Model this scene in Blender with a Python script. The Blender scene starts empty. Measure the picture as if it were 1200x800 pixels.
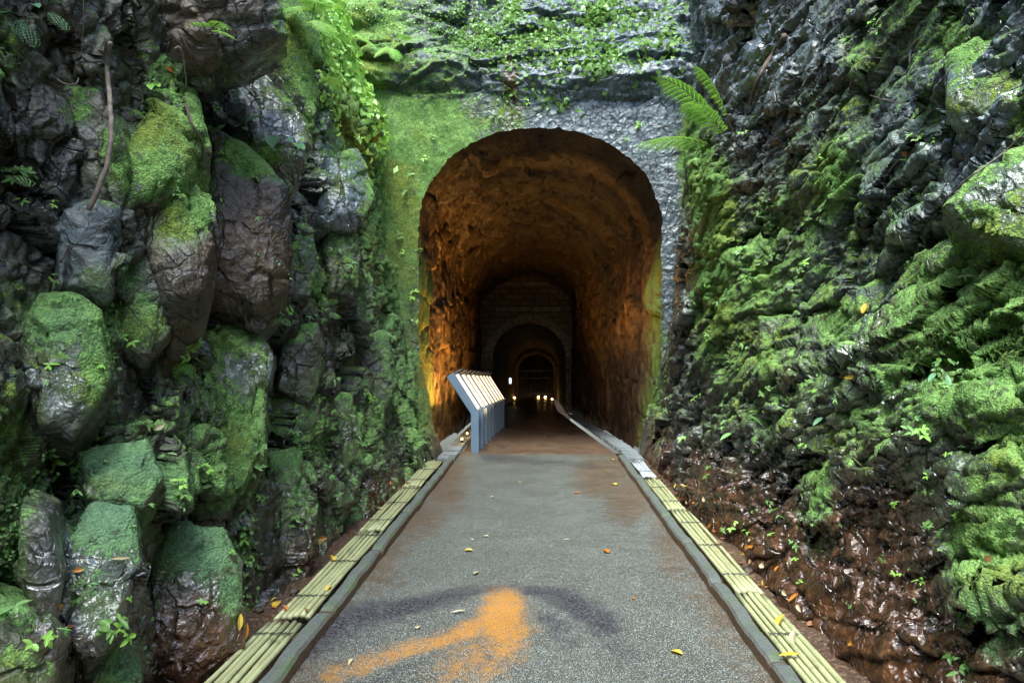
import bpy, bmesh, math, random
import numpy as np
from mathutils import Vector, Matrix
R = math.radians
rnd = random.Random(7)
scene = bpy.context.scene
col = scene.collection

# ------------------------------------------------------------------ camera, world, sun, exposure
CAMZ, F, CX, CY = 1.6, 800.0, 633.0, 408.0      # photo pixels: f = 800 px at 1200 wide
cd = bpy.data.cameras.new('camera'); cam = bpy.data.objects.new('camera', cd); col.objects.link(cam)
cam.location = (0, 0, CAMZ); cam.rotation_euler = (R(90), 0, 0)
cd.sensor_width = 36; cd.lens = 24; cd.shift_x = -33/1200; cd.shift_y = 8/1200
cd.clip_start = 0.05; cd.clip_end = 500
scene.camera = cam
SUN_EL, SUN_AZ = 62, 192                           # azimuth clockwise from +Y: behind the camera, a little left
w = bpy.data.worlds.new('World'); scene.world = w; w.use_nodes = True
nt = w.node_tree
sky = nt.nodes.new('ShaderNodeTexSky'); sky.sky_type = 'NISHITA'; sky.sun_disc = False
sky.sun_elevation = R(SUN_EL); sky.sun_rotation = R(SUN_AZ); sky.dust_density = 2.0
bg = nt.nodes['Background']; nt.links.new(sky.outputs[0], bg.inputs[0]); bg.inputs[1].default_value = 0.15
sd = bpy.data.lights.new('sun', 'SUN'); so = bpy.data.objects.new('sun', sd); col.objects.link(so)
sd.energy = 1.5; sd.angle = R(30); sd.color = (.92, 1, .95)
az, el = R(SUN_AZ), R(SUN_EL)
sdir = Vector((math.sin(az)*math.cos(el), math.cos(az)*math.cos(el), math.sin(el)))
so.rotation_euler = sdir.to_track_quat('Z', 'Y').to_euler(); so.location = (0, -4, 14)
vs = scene.view_settings
vs.view_transform = 'Standard'; vs.look = 'None'; vs.gamma = 1; vs.exposure = 2.45; vs.use_curve_mapping = False
scene.cycles.max_bounces = 6; scene.cycles.diffuse_bounces = 4

def W(px, py, Y): return np.array(((px-CX)/F*Y, Y, CAMZ+(CY-py)/F*Y))
def ground_pt(px, py, z=0.0):
    Y = F*(CAMZ-z)/(py-CY); return Vector(W(px, py, Y))
def pix(P):
    y = np.where(P[..., 1] > .6, P[..., 1], np.nan)
    return CX+F*P[..., 0]/y, CY-F*(P[..., 2]-CAMZ)/y

# ------------------------------------------------------------------ numpy noise
def _h(ix, iy, iz, s):
    with np.errstate(over='ignore'):
        h = (ix.astype(np.uint32)*np.uint32(374761393) + iy.astype(np.uint32)*np.uint32(668265263)
             + iz.astype(np.uint32)*np.uint32(2246822519) + np.uint32((s*3266489917) & 0xffffffff))
        h = (h ^ (h >> np.uint32(15)))*np.uint32(2246822519)
        h = (h ^ (h >> np.uint32(13)))*np.uint32(3266489917)
        h = h ^ (h >> np.uint32(16))
    return h.astype(np.float64)/4294967295.0
def vn(P, s=0):
    f = np.floor(P); i = f.astype(np.int64); t = P-f; t = t*t*t*(t*(t*6-15)+10)
    r = 0
    for dx in (0, 1):
        for dy in (0, 1):
            for dz in (0, 1):
                wgt = (t[..., 0] if dx else 1-t[..., 0])*(t[..., 1] if dy else 1-t[..., 1])*(t[..., 2] if dz else 1-t[..., 2])
                r = r+wgt*_h(i[..., 0]+dx, i[..., 1]+dy, i[..., 2]+dz, s)
    return r
def fbm(P, o=4, s=0, gain=.5):
    a, r, n = 1.0, 0, 0
    for k in range(o):
        r = r+a*(vn(P*(2.03**k)+17.3*k, s+k)*2-1); n += a; a *= gain
    return r/n
def worley(P, s=0):
    f = np.floor(P).astype(np.int64)
    sh = P.shape[:-1]
    F1 = np.full(sh, 9.); F2 = np.full(sh, 9.)
    D = np.zeros(P.shape); I = np.zeros(P.shape, np.int64)
    for dx in (-1, 0, 1):
        for dy in (-1, 0, 1):
            for dz in (-1, 0, 1):
                c = f+np.array((dx, dy, dz))
                o = np.stack([_h(c[..., 0], c[..., 1], c[..., 2], s+q) for q in (1, 2, 3)], -1)
                d = P-(c+o); r = (d*d).sum(-1)**.5
                m = r < F1
                F2 = np.where(m, F1, np.minimum(F2, r)); F1 = np.where(m, r, F1)
                D[m] = d[m]; I[m] = c[m]
    return F1, F2, D, I
def sstep(a, b, x):
    t = np.clip((x-a)/(b-a), 0, 1); return t*t*(3-2*t)
def joints(P, scale, A, s, tilt=.9, warp=.25, off=1.0, cw=.16):
    Q = P @ A/scale
    Q = Q+warp*np.stack([fbm(Q*1.3+9*k, 3, s+40+k) for k in range(3)], -1)
    F1, F2, D, I = worley(Q, s)
    r = [_h(I[..., 0], I[..., 1], I[..., 2], s+10+k) for k in range(4)]
    h = off*(r[0]-.5)+tilt*((r[1]-.5)*D[..., 0]+(r[2]-.5)*D[..., 1]+(r[3]-.5)*D[..., 2])
    return h, 1-sstep(0.0, cw, F2-F1)
def ledges(P, Rm, pitch, s):
    u = (P@Rm)[..., 2]/pitch+1.1*fbm(P*.8, 3, s)+.25*fbm(P*3, 3, s+3); f = u-np.floor(u); i = np.floor(u).astype(np.int64)
    a = .25+.75*_h(i, i*0, i*0, s+5)
    return a*(1-f)*sstep(0, .07, f)*sstep(-.25, .25, fbm(P*np.array((1, .7, 1.2)), 3, s+9))

# ------------------------------------------------------------------ naming helpers
def tag(o, label=None, cat=None, group=None, kind=None):
    if label: o['label'] = label
    if cat: o['category'] = cat
    if group: o['group'] = group
    if kind: o['kind'] = kind
    return o
def empty(name, loc, label, cat, group=None, rz=0.0):
    o = bpy.data.objects.new(name, None); col.objects.link(o); o.location = loc; o.rotation_euler = (0, 0, rz)
    o.empty_display_size = .1
    return tag(o, label, cat, group)
def link(name, me, mat=None, parent=None, loc=None, smooth=False):
    o = bpy.data.objects.new(name, me); col.objects.link(o)
    if mat: me.materials.append(mat)
    if parent: o.parent = parent
    if loc is not None: o.location = loc
    if smooth: me.polygons.foreach_set('use_smooth', [True]*len(me.polygons))
    return o
def from_bm(name, bm, mat, parent=None, loc=None, smooth=False):
    me = bpy.data.meshes.new(name); bm.to_mesh(me); bm.free()
    return link(name, me, mat, parent, loc, smooth)
def np_mesh(name, V, faces, attrs=None, smooth=True):
    me = bpy.data.meshes.new(name)
    V = np.asarray(V, np.float32); faces = np.asarray(faces, np.int32); k = faces.shape[1]
    me.vertices.add(len(V)); me.vertices.foreach_set('co', V.ravel())
    me.loops.add(faces.size); me.loops.foreach_set('vertex_index', faces.ravel())
    me.polygons.add(len(faces)); me.polygons.foreach_set('loop_start', np.arange(0, faces.size, k, dtype=np.int32))
    if smooth: me.polygons.foreach_set('use_smooth', np.ones(len(faces), bool))
    me.update(calc_edges=True); me.validate()
    for n, a in (attrs or {}).items():
        at = me.attributes.new(n, 'FLOAT', 'POINT'); at.data.foreach_set('value', np.asarray(a, np.float32).ravel())
    return me
def grid_faces(nu, nv, flip=False):
    a = np.arange(nu*nv).reshape(nu, nv)
    q = np.stack([a[:-1, :-1], a[1:, :-1], a[1:, 1:], a[:-1, 1:]], -1).reshape(-1, 4)
    return q[:, ::-1] if flip else q
def grid_normals(V):
    du = np.gradient(V, axis=0); dv = np.gradient(V, axis=1)
    n = np.cross(du, dv); n /= np.maximum(np.linalg.norm(n, axis=-1, keepdims=True), 1e-9); return n

# ------------------------------------------------------------------ material helpers
class N:
    def __init__(s, name):
        s.m = bpy.data.materials.new(name); s.m.use_nodes = True; s.t = s.m.node_tree
        s.b = s.t.nodes['Principled BSDF']; s.co = s.new('ShaderNodeTexCoord').outputs['Object']
    def new(s, t, **k):
        n = s.t.nodes.new(t)
        for a, v in k.items(): setattr(n, a, v)
        return n
    def set(s, sock, v):
        if hasattr(v, 'links') or isinstance(v, bpy.types.NodeSocket): s.t.links.new(v, sock)
        else:
            if isinstance(v, tuple) and len(v) == 3 and sock.type == 'RGBA': v = v+(1,)
            sock.default_value = v
    def noise(s, scale, detail=4, rough=.55, co=None, dist=0.0):
        n = s.new('ShaderNodeTexNoise'); s.set(n.inputs['Vector'], co or s.co)
        n.inputs['Scale'].default_value = scale; n.inputs['Detail'].default_value = detail
        n.inputs['Roughness'].default_value = rough; n.inputs['Distortion'].default_value = dist
        return n.outputs['Fac']
    def vor(s, scale, feat='F1', out='Distance', co=None):
        n = s.new('ShaderNodeTexVoronoi', feature=feat); s.set(n.inputs['Vector'], co or s.co)
        n.inputs['Scale'].default_value = scale
        return n.outputs[out]
    def math(s, op, a, b=0.0, c=None):
        n = s.new('ShaderNodeMath', operation=op); s.set(n.inputs[0], a); s.set(n.inputs[1], b)
        if c is not None: s.set(n.inputs[2], c)
        return n.outputs[0]
    def rng(s, x, a, b, c=0.0, d=1.0, smooth=True):
        n = s.new('ShaderNodeMapRange', interpolation_type='SMOOTHSTEP' if smooth else 'LINEAR')
        s.set(n.inputs[0], x)
        for i, v in enumerate((a, b, c, d)): s.set(n.inputs[i+1], v)
        return n.outputs[0]
    def mix(s, f, a, b):
        n = s.new('ShaderNodeMix', data_type='RGBA'); s.set(n.inputs[0], f); s.set(n.inputs[6], a); s.set(n.inputs[7], b)
        return n.outputs[2]
    def fmix(s, f, a, b):
        n = s.new('ShaderNodeMix', data_type='FLOAT'); s.set(n.inputs[0], f); s.set(n.inputs[2], a); s.set(n.inputs[3], b)
        return n.outputs[0]
    def attr(s, name):
        n = s.new('ShaderNodeAttribute', attribute_name=name); return n.outputs['Fac']
    def scale(s, v):
        n = s.new('ShaderNodeMapping'); s.set(n.inputs[0], s.co); n.inputs['Scale'].default_value = v; return n.outputs[0]
    def bump(s, h, strength=.5, dist=.02, prev=None):
        n = s.new('ShaderNodeBump'); s.set(n.inputs['Height'], h); n.inputs['Strength'].default_value = strength
        n.inputs['Distance'].default_value = dist
        if prev is not None: s.set(n.inputs['Normal'], prev)
        return n.outputs[0]
    def out(s, color=None, rough=None, normal=None, spec=None):
        if color is not None: s.set(s.b.inputs['Base Color'], color)
        if rough is not None: s.set(s.b.inputs['Roughness'], rough)
        if normal is not None: s.set(s.b.inputs['Normal'], normal)
        if spec is not None: s.set(s.b.inputs['Specular IOR Level'], spec)
        return s.m

def rock_material(name, dark, mid, light, coat=.95):
    n = N(name)
    moss_a, rust_a, wet_a, pale_sheen_a, teal_a = [n.attr(k) for k in ('moss', 'rust', 'wet', 'pale', 'teal')]
    n1 = n.noise(2.3, 4, .6, dist=.4); n2 = n.noise(11, 5, .65); n3 = n.noise(55, 3, .6)
    c = n.mix(n.rng(n1, .32, .68), dark, mid)
    c = n.mix(n.math('MULTIPLY', n.rng(n2, .42, .78), .75), c, light)
    c = n.mix(n.rng(n3, .55, .8), c, n.mix(.5, dark, mid))
    c = n.mix(n.math('MULTIPLY', pale_sheen_a, n.rng(n2, .25, .6)), c, (.10, .145, .17))  # pale bluish stone; also paints the sky sheen into the rock colour
    streak = n.noise(1.0, 5, .6, co=n.scale((16, 16, 1.6)))
    rf = n.rng(n.math('ADD', rust_a, n.math('MULTIPLY', n.math('SUBTRACT', streak, .5), 1.0)), .35, .75)
    rc = n.mix(n.rng(n2, .35, .7), (.026, .011, .005), (.105, .042, .014))
    c = n.mix(rf, c, rc)
    thin = n.rng(n.math('ADD', moss_a, n.math('MULTIPLY', n.math('SUBTRACT', n1, .5), .8)), .08, .55)
    c = n.mix(n.math('MULTIPLY', thin, .72), c, n.mix(n2, (.04, .075, .022), (.10, .165, .055)))
    c = n.mix(n.math('MULTIPLY', n.rng(n.noise(1.7, 5, .65), .52, .7), n.rng(thin, .2, .8, 0, .6)), c, (.10, .105, .022))
    mn = n.noise(34, 4, .7)
    mf = n.rng(n.math('ADD', moss_a, n.math('ADD', n.math('MULTIPLY', n.math('SUBTRACT', n2, .5), 1.7), n.math('MULTIPLY', n.math('SUBTRACT', mn, .5), 1.3))), .40, .60)
    mc = n.mix(n.rng(n.noise(5, 4, .6), .35, .65), (.095, .20, .05), (.23, .41, .115))
    mc = n.mix(n.rng(n.noise(1.3, 4, .6), .48, .66), mc, n.mix(mn, (.10, .13, .018), (.24, .30, .05)))
    mc = n.mix(n.rng(mn, .35, .7), n.mix(.55, mc, (.018, .045, .01)), mc)
    mc = n.mix(n.math('MULTIPLY', n.rng(n.noise(90, 2, .5), .5, .7), .5), mc, (.27, .42, .14))
    mc = n.mix(n.math('MULTIPLY', teal_a, .75), mc, n.mix(mn, (.05, .11, .075), (.14, .25, .17)))
    c = n.mix(mf, c, mc)
    wf = n.rng(n.math('ADD', n.math('MAXIMUM', wet_a, n.math('MULTIPLY', rf, .8)), n.math('MULTIPLY', n.math('SUBTRACT', n1, .5), .8)), .2, .8)
    r = n.fmix(wf, n.rng(n2, .3, .7, .45, .7), n.rng(n2, .3, .7, .2, .45))
    r = n.fmix(mf, r, .9)
    wn = n.new('ShaderNodeTexNoise'); n.set(wn.inputs['Vector'], n.co); wn.inputs['Scale'].default_value = 3.5; wn.inputs['Detail'].default_value = 3
    wco = n.mix(.16, n.co, wn.outputs['Color'])
    cr = n.rng(n.vor(3.6, 'DISTANCE_TO_EDGE', co=wco), 0.0, .035)          # fracture lines, broken up
    cr2 = n.rng(n.vor(11, 'DISTANCE_TO_EDGE', co=wco), 0.0, .05)
    cr = n.math('MAXIMUM', cr, n.rng(n1, .62, .42)); cr2 = n.math('MAXIMUM', cr2, n.rng(n1, .38, .55))
    crk = n.math('MULTIPLY', cr, cr2)
    c = n.mix(n.math('MULTIPLY', n.rng(crk, 0, 1, .75, 0), n.rng(mf, 0, .6, 1, .12)), c, (.006, .005, .004))
    fc = n.math('ADD', n.vor(15, co=wco), n.math('MULTIPLY', n.vor(41, co=wco), .22))
    h = n.math('ADD', n.math('MULTIPLY', n2, .35), n.math('MULTIPLY', n3, .3))
    h = n.math('ADD', h, n.math('MULTIPLY', fc, .75)); h = n.math('ADD', h, n.math('MULTIPLY', crk, .7))
    mh = n.math('ADD', n.math('MULTIPLY', n.math('SUBTRACT', 1.0, n.vor(85)), .7), n.math('MULTIPLY', n.noise(120, 3, .7), .7))
    mh = n.math('MULTIPLY', mh, mf)
    b2 = n.bump(n.math('ADD', n.math('MULTIPLY', h, n.rng(mf, 0, 1, 1, .22)), n.math('MULTIPLY', mh, .55)), .75, .035)
    n.set(n.b.inputs['Coat Weight'], n.math('MULTIPLY', n.math('SUBTRACT', 1.0, mf), n.rng(wf, .2, .8, .06*coat, coat))); n.b.inputs['Coat Roughness'].default_value = .14
    n.set(n.b.inputs['Coat Normal'], b2); n.b.inputs['Coat IOR'].default_value = 1.6
    return n.out(c, r, b2, n.fmix(mf, .6, .15))

ROCK_L = rock_material('left_rock', (.010, .009, .005), (.042, .036, .018), (.10, .09, .055))
ROCK_R = rock_material('right_rock', (.010, .011, .007), (.046, .050, .034), (.115, .13, .10))
ROCK_B = rock_material('brown_rock', (.014, .009, .004), (.062, .040, .019), (.125, .088, .048))
ROCK_P = rock_material('portal_rock', (.014, .022, .025), (.036, .052, .056), (.075, .105, .115), .4)

def simple(name, colr, rough=.6, var=.25, scale=12, bump=.2, bscale=60, bdist=.004, metal=0.0, spec=.5):
    n = N(name)
    a = tuple(x*(1-var) for x in colr); b = tuple(min(1, x*(1+var)) for x in colr)
    c = n.mix(n.rng(n.noise(scale, 5, .6), .3, .7), a, b)
    n.b.inputs['Metallic'].default_value = metal
    return n.out(c, n.rng(n.noise(scale*1.7, 4), .3, .7, rough*.8, min(1, rough*1.2)), n.bump(n.noise(bscale, 4, .6), bump, bdist), spec)
def leaf_material(name, c1, c2, trans=.35):
    n = N(name)
    oi = n.new('ShaderNodeObjectInfo').outputs['Random']
    geo = n.new('ShaderNodeNewGeometry').outputs['Random Per Island']
    f = n.math('MULTIPLY', n.math('ADD', oi, geo), .5)
    c = n.mix(f, c1, c2)
    c = n.mix(n.rng(n.noise(60, 3), .4, .7, 0, .35), c, tuple(x*.55 for x in c1))
    n.out(c, .42, None, .4)
    tr = n.new('ShaderNodeBsdfTranslucent'); n.set(tr.inputs[0], n.mix(.3, c, (.35, .5, .06)))
    mx = n.new('ShaderNodeMixShader'); mx.inputs[0].default_value = trans
    o = n.t.nodes['Material Output']
    n.t.links.new(n.b.outputs[0], mx.inputs[1]); n.t.links.new(tr.outputs[0], mx.inputs[2]); n.t.links.new(mx.outputs[0], o.inputs[0])
    return n.m
def emit(name, c, strength):
    n = N(name); n.out((.8, .7, .5), .5)
    n.set(n.b.inputs['Emission Color'], c); n.b.inputs['Emission Strength'].default_value = strength
    return n.m
LEAF_BRIGHT = leaf_material('fern_leaf', (.18, .44, .06), (.34, .58, .12))
LEAF_PALE = leaf_material('pale_leaf', (.10, .28, .07), (.26, .44, .16))
LEAF_CREEP = leaf_material('creeper_leaf', (.05, .15, .025), (.20, .36, .09))
LEAF_DEEP = leaf_material('deep_leaf', (.03, .10, .025), (.10, .22, .05))
LEAF_BLUE = leaf_material('broad_leaf', (.10, .27, .14), (.20, .38, .2))
TEALMOSS = leaf_material('moss_frond', (.05, .13, .03), (.17, .33, .06), .2)
STEM = simple('stem', (.045, .035, .015), .6)
BARK = simple('dead_wood', (.14, .115, .095), .8, .4, 25, .6, 90, .006)
ROOT = simple('root', (.06, .04, .028), .8, .4, 25, .6, 90, .004)

# ------------------------------------------------------------------ where moss, rust, damp, pale stone and painted-in sky sheen sit (spots on the rock, named by photo pixel)
MOSS = [  # px, py, rx, ry, weight
    (1150, 400, 90, 110, 1.1), (1120, 330, 60, 40, .9), (1150, 660, 45, 100, 1.1), (1040, 440, 50, 90, .65), (955, 590, 22, 60, .9),
    (900, 430, 18, 60, .75), (985, 375, 30, 30, .8), (975, 215, 22, 50, 1.0), (1010, 300, 40, 40, .5), (960, 330, 40, 70, .55), (890, 320, 25, 90, .7),
    (905, 470, 40, 60, .5), (838, 300, 24, 130, 1.1), (818, 200, 22, 90, 1.1), (910, 380, 50, 100, .5), (1000, 250, 70, 60, .5), (1080, 120, 60, 50, .4), (930, 250, 50, 80, .5), (1150, 60, 60, 40, .45), (860, 430, 40, 80, .6), (1000, 130, 40, 70, .4), (1060, 30, 40, 60, .55), (1110, 45, 50, 35, .75), (1190, 130, 25, 35, .8),
    (1010, 60, 30, 60, .6), (860, 480, 40, 70, .55), (1010, 520, 40, 40, .7), (1185, 480, 40, 80, .8), (1080, 560, 40, 40, .5), (770, 420, 15, 90, .6), (930, 150, 40, 60, .35), (1030, 210, 60, 50, .4),
    (1100, 480, 60, 50, .7), (985, 440, 35, 40, .5),
    # portal face
    (500, 170, 60, 70, 1.0), (465, 260, 28, 130, 1.0), (470, 150, 40, 50, .8), (560, 135, 60, 25, .5), (470, 380, 30, 60, .55), (540, 80, 60, 40, .35), (650, 40, 90, 30, .25),
    # left wall near the portal
    (420, 100, 35, 90, 1.0), (440, 180, 16, 120, .9), (400, 30, 60, 40, 1.0), (345, 60, 24, 70, .85), (365, 110, 14, 60, .8),
    (470, 430, 25, 60, .6), (490, 480, 14, 60, .55), (430, 500, 30, 60, .45), (355, 520, 60, 60, .45), (410, 300, 20, 60, .35), (400, 600, 40, 40, .45), (350, 590, 30, 40, .4),
    # left blocks
    (200, 110, 40, 60, .55), (180, 195, 44, 32, 1.3), (222, 240, 30, 34, 1.3), (195, 130, 24, 40, .5), (95, 125, 16, 26, .8), (130, 165, 16, 22, .9), (215, 200, 26, 34, .7),
    (300, 188, 36, 20, 1.2), (265, 85, 16, 24, .7), (70, 370, 45, 34, .75), (112, 400, 16, 70, 1.1), (160, 375, 34, 26, .7), (150, 320, 14, 22, .7), (110, 325, 20, 14, .7),
    (265, 520, 50, 60, .75), (240, 440, 28, 20, .45), (250, 560, 40, 30, .9), (300, 470, 14, 40, .5), (345, 295, 30, 25, .5), (370, 340, 14, 20, .7), (325, 360, 25, 30, .5),
    (20, 640, 28, 70, .95), (15, 520, 25, 40, .5), (130, 610, 40, 26, 1.0), (150, 545, 40, 22, .9), (230, 650, 45, 26, .85), (270, 690, 14, 40, .7), (60, 560, 40, 25, .6), (190, 500, 50, 20, .4), (145, 780, 26, 26, .7), (110, 700, 30, 24, .45), (5, 60, 20, 30, .9), (95, 450, 20, 20, .5), (20, 780, 40, 30, .6), (190, 20, 120, 40, .22), (40, 250, 30, 60, .2),
]
NOMOSS = [(1000, 690, 100, 90, .6), (880, 620, 55, 60, .5), (950, 750, 110, 60, .7), (1110, 795, 60, 30, .6), (820, 560, 40, 40, .5), (870, 50, 50, 70, .6), (880, 150, 45, 45, .45), (1050, 610, 45, 35, .6), (850, 540, 30, 70, .3),
          (285, 280, 45, 60, .5), (200, 20, 110, 40, .3), (240, 760, 45, 40, .5), (110, 290, 30, 30, .2), (60, 180, 50, 120, .3), (330, 120, 20, 40, .3), (45, 650, 20, 50, .4), (785, 280, 18, 100, .5), (700, 110, 70, 50, .4)]
TEAL = [(130, 610, 60, 40, 1), (150, 545, 60, 35, .8), (230, 660, 55, 60, .9), (110, 700, 50, 40, .9), (20, 640, 40, 80, .35), (160, 330, 20, 30, .6), (400, 620, 60, 60, .5), (330, 600, 40, 60, .4), (75, 385, 30, 25, .5), (1170, 740, 40, 40, .6), (470, 390, 30, 70, .35), (870, 620, 30, 40, .5), (145, 780, 40, 30, .6)]
RUST = [(598, 100, 9, 40, .9), (604, 140, 8, 20, .9), (1000, 660, 110, 130, .85), (1040, 760, 130, 80, .9), (900, 610, 60, 90, .6), (850, 560, 40, 60, .6), (1140, 780, 60, 40, .7), (1050, 590, 60, 40, .6), (820, 540, 20, 60, .5),
        (240, 760, 50, 40, .7), (400, 640, 40, 40, .45), (160, 640, 16, 30, .5), (440, 570, 30, 50, .4), (140, 680, 24, 24, .4), (925, 440, 16, 40, .6), (1010, 505, 20, 30, .5), (775, 520, 14, 50, .6), (1180, 700, 20, 60, .3)]
WET = [(1000, 650, 130, 150, .8), (700, 100, 110, 90, .6), (100, 690, 60, 70, .9), (230, 720, 50, 70, .8), (320, 110, 45, 60, .9), (290, 430, 40, 30, .6), (400, 170, 30, 50, .9), (100, 600, 80, 60, .4), (1150, 120, 90, 110, .5), (990, 570, 25, 60, .9), (75, 450, 40, 40, .7), (250, 490, 20, 20, .7), (410, 590, 30, 60, .7), (880, 60, 60, 60, .5), (785, 280, 25, 120, .6), (1000, 395, 25, 25, .8), (950, 300, 120, 120, .3)]
PALE_SHEEN = [(700, 90, 110, 100, .9), (785, 280, 25, 110, .25), (395, 180, 26, 60, .6), (1140, 120, 90, 120, .9), (1050, 200, 80, 100, .6), (310, 110, 40, 60, .6), (1010, 320, 60, 50, .45), (100, 270, 40, 40, .4), (280, 430, 40, 30, .7), (90, 450, 36, 30, .6), (720, 30, 80, 40, .5), (100, 650, 40, 60, .5), (245, 700, 30, 50, .5), (480, 380, 30, 80, .4), (1000, 150, 60, 60, .4), (980, 60, 60, 60, .3), (250, 490, 16, 16, .8), (165, 340, 30, 30, .3)]
def spots(P, L):
    px, py = pix(P); px = np.nan_to_num(px, nan=-9999); py = np.nan_to_num(py, nan=-9999)
    r = np.zeros(px.shape)
    for x, y, rx, ry, wt in L:
        d = ((px-x)/rx)**2+((py-y)/ry)**2
        r = np.maximum(r, wt*np.exp(-np.minimum(d, 30)*.55))
    return r
def attributes(V, Nn, moss=0.0, up=.35, **k):
    P = V.reshape(-1, 3); Nf = Nn.reshape(-1, 3)
    outside = (P[:, 1] < 2.0)
    patch = fbm(P*1.1+31, 4, 77)
    m = spots(P, MOSS)-spots(P, NOMOSS)+moss+up*sstep(.15, .8, Nf[:, 2])-.3*sstep(.0, -.5, Nf[:, 2])+.16*patch+np.where(outside, .3, 0)
    return {'moss': np.clip(m+.30*fbm(P*3.5, 4, 78), 0, .78), 'rust': np.clip(spots(P, RUST)+k.get('rust', 0)+.35*sstep(.7, 0, P[:, 2]), 0, 1),
            'wet': np.clip(spots(P, WET)+k.get('wet', 0)+.3*sstep(1.2, 0, P[:, 2]), 0, 1), 'pale': np.clip(spots(P, PALE_SHEEN)+k.get('pale', 0), 0, 1),
            'teal': np.clip(spots(P, TEAL), 0, 1)}

# ------------------------------------------------------------------ cliffs
def y_rows(a, b, k=.0052, lo=2.6):
    r = [a]
    while r[-1] < b: r.append(r[-1]+k*max(r[-1] if r[-1] > 0 else abs(r[-1])*2+4, lo))
    return np.array(r)
RY = Matrix.Rotation(R(-24), 3, 'X')
A_R = np.array(RY)@np.diag((1, .55, 1.35))
A_L = np.array(Matrix.Rotation(R(-12), 3, 'X'))@np.diag((1, 1.15, .8))
def left_base(y, z):
    near = sstep(8.0, 5.5, y)
    far_x = -1.62-.20*np.clip(z, 0, 3)-.10*np.clip(z-3, 0, 1.4)-.40*np.clip(z-4.4, 0, 9)
    near_x = -1.90-.13*np.clip(z, 0, 2.2)-.05*np.clip(z-2.2, 0, 9)
    return far_x*(1-near)+near_x*near+.10*np.clip(1-z/.7, 0, 1)
def right_base(y, z):
    near = sstep(8.5, 4.5, y)
    far_x = 1.66+.13*np.clip(z, 0, 3)+.07*np.clip(z-3, 0, 9)
    near_x = 1.66+.27*np.clip(z, 0, 2)+.20*np.clip(z-2, 0, 9)
    return far_x*(1-near)+near_x*near-.09*np.clip(1-z/.7, 0, 1)
def cliff_h(P, side):
    Yg, Zg = P[..., 1], P[..., 2]
    A = A_L if side < 0 else A_R; s = 100 if side < 0 else 300
    j1, c1 = joints(P, 1.2 if side < 0 else 1.0, A, s, 1.7, .10, .7, .05)
    j2, c2 = joints(P, .5 if side < 0 else .46, A, s+20, 1.9, .10, .55, .05)
    foot = sstep(-.1, .5, Zg)
    jamb = sstep(10.3, 9.0, Yg)*.75+.25
    lump = fbm(P*.9, 3, s+60)
    rug = .45+.55*sstep(-.3, .35, fbm(P*1.3+70, 3, s+75))
    if side < 0:
        h = .25*j1+.11*j2+.18*lump-.06*c1-.02*c2+.05*sstep(8, 6, Yg)
        return h*(.45+.55*foot)*jamb
    flow = fbm(P*np.array((1, 5.2, .9)), 5, s+80)                 # steep ribs worn by running water low on the wall
    low = sstep(1.8, .3, Zg)
    led = .8*ledges(P*np.array((1, 1, 1)), np.array(RY), .8, s+82)+.35*ledges(P, np.array(RY), .3, s+83)*rug
    h = .17*j1+.12*j2+.12*lump-.05*c1-.02*c2+.10*flow*low+.085*led*(1-.7*low)
    return h*(.4+.6*foot)*jamb
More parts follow.
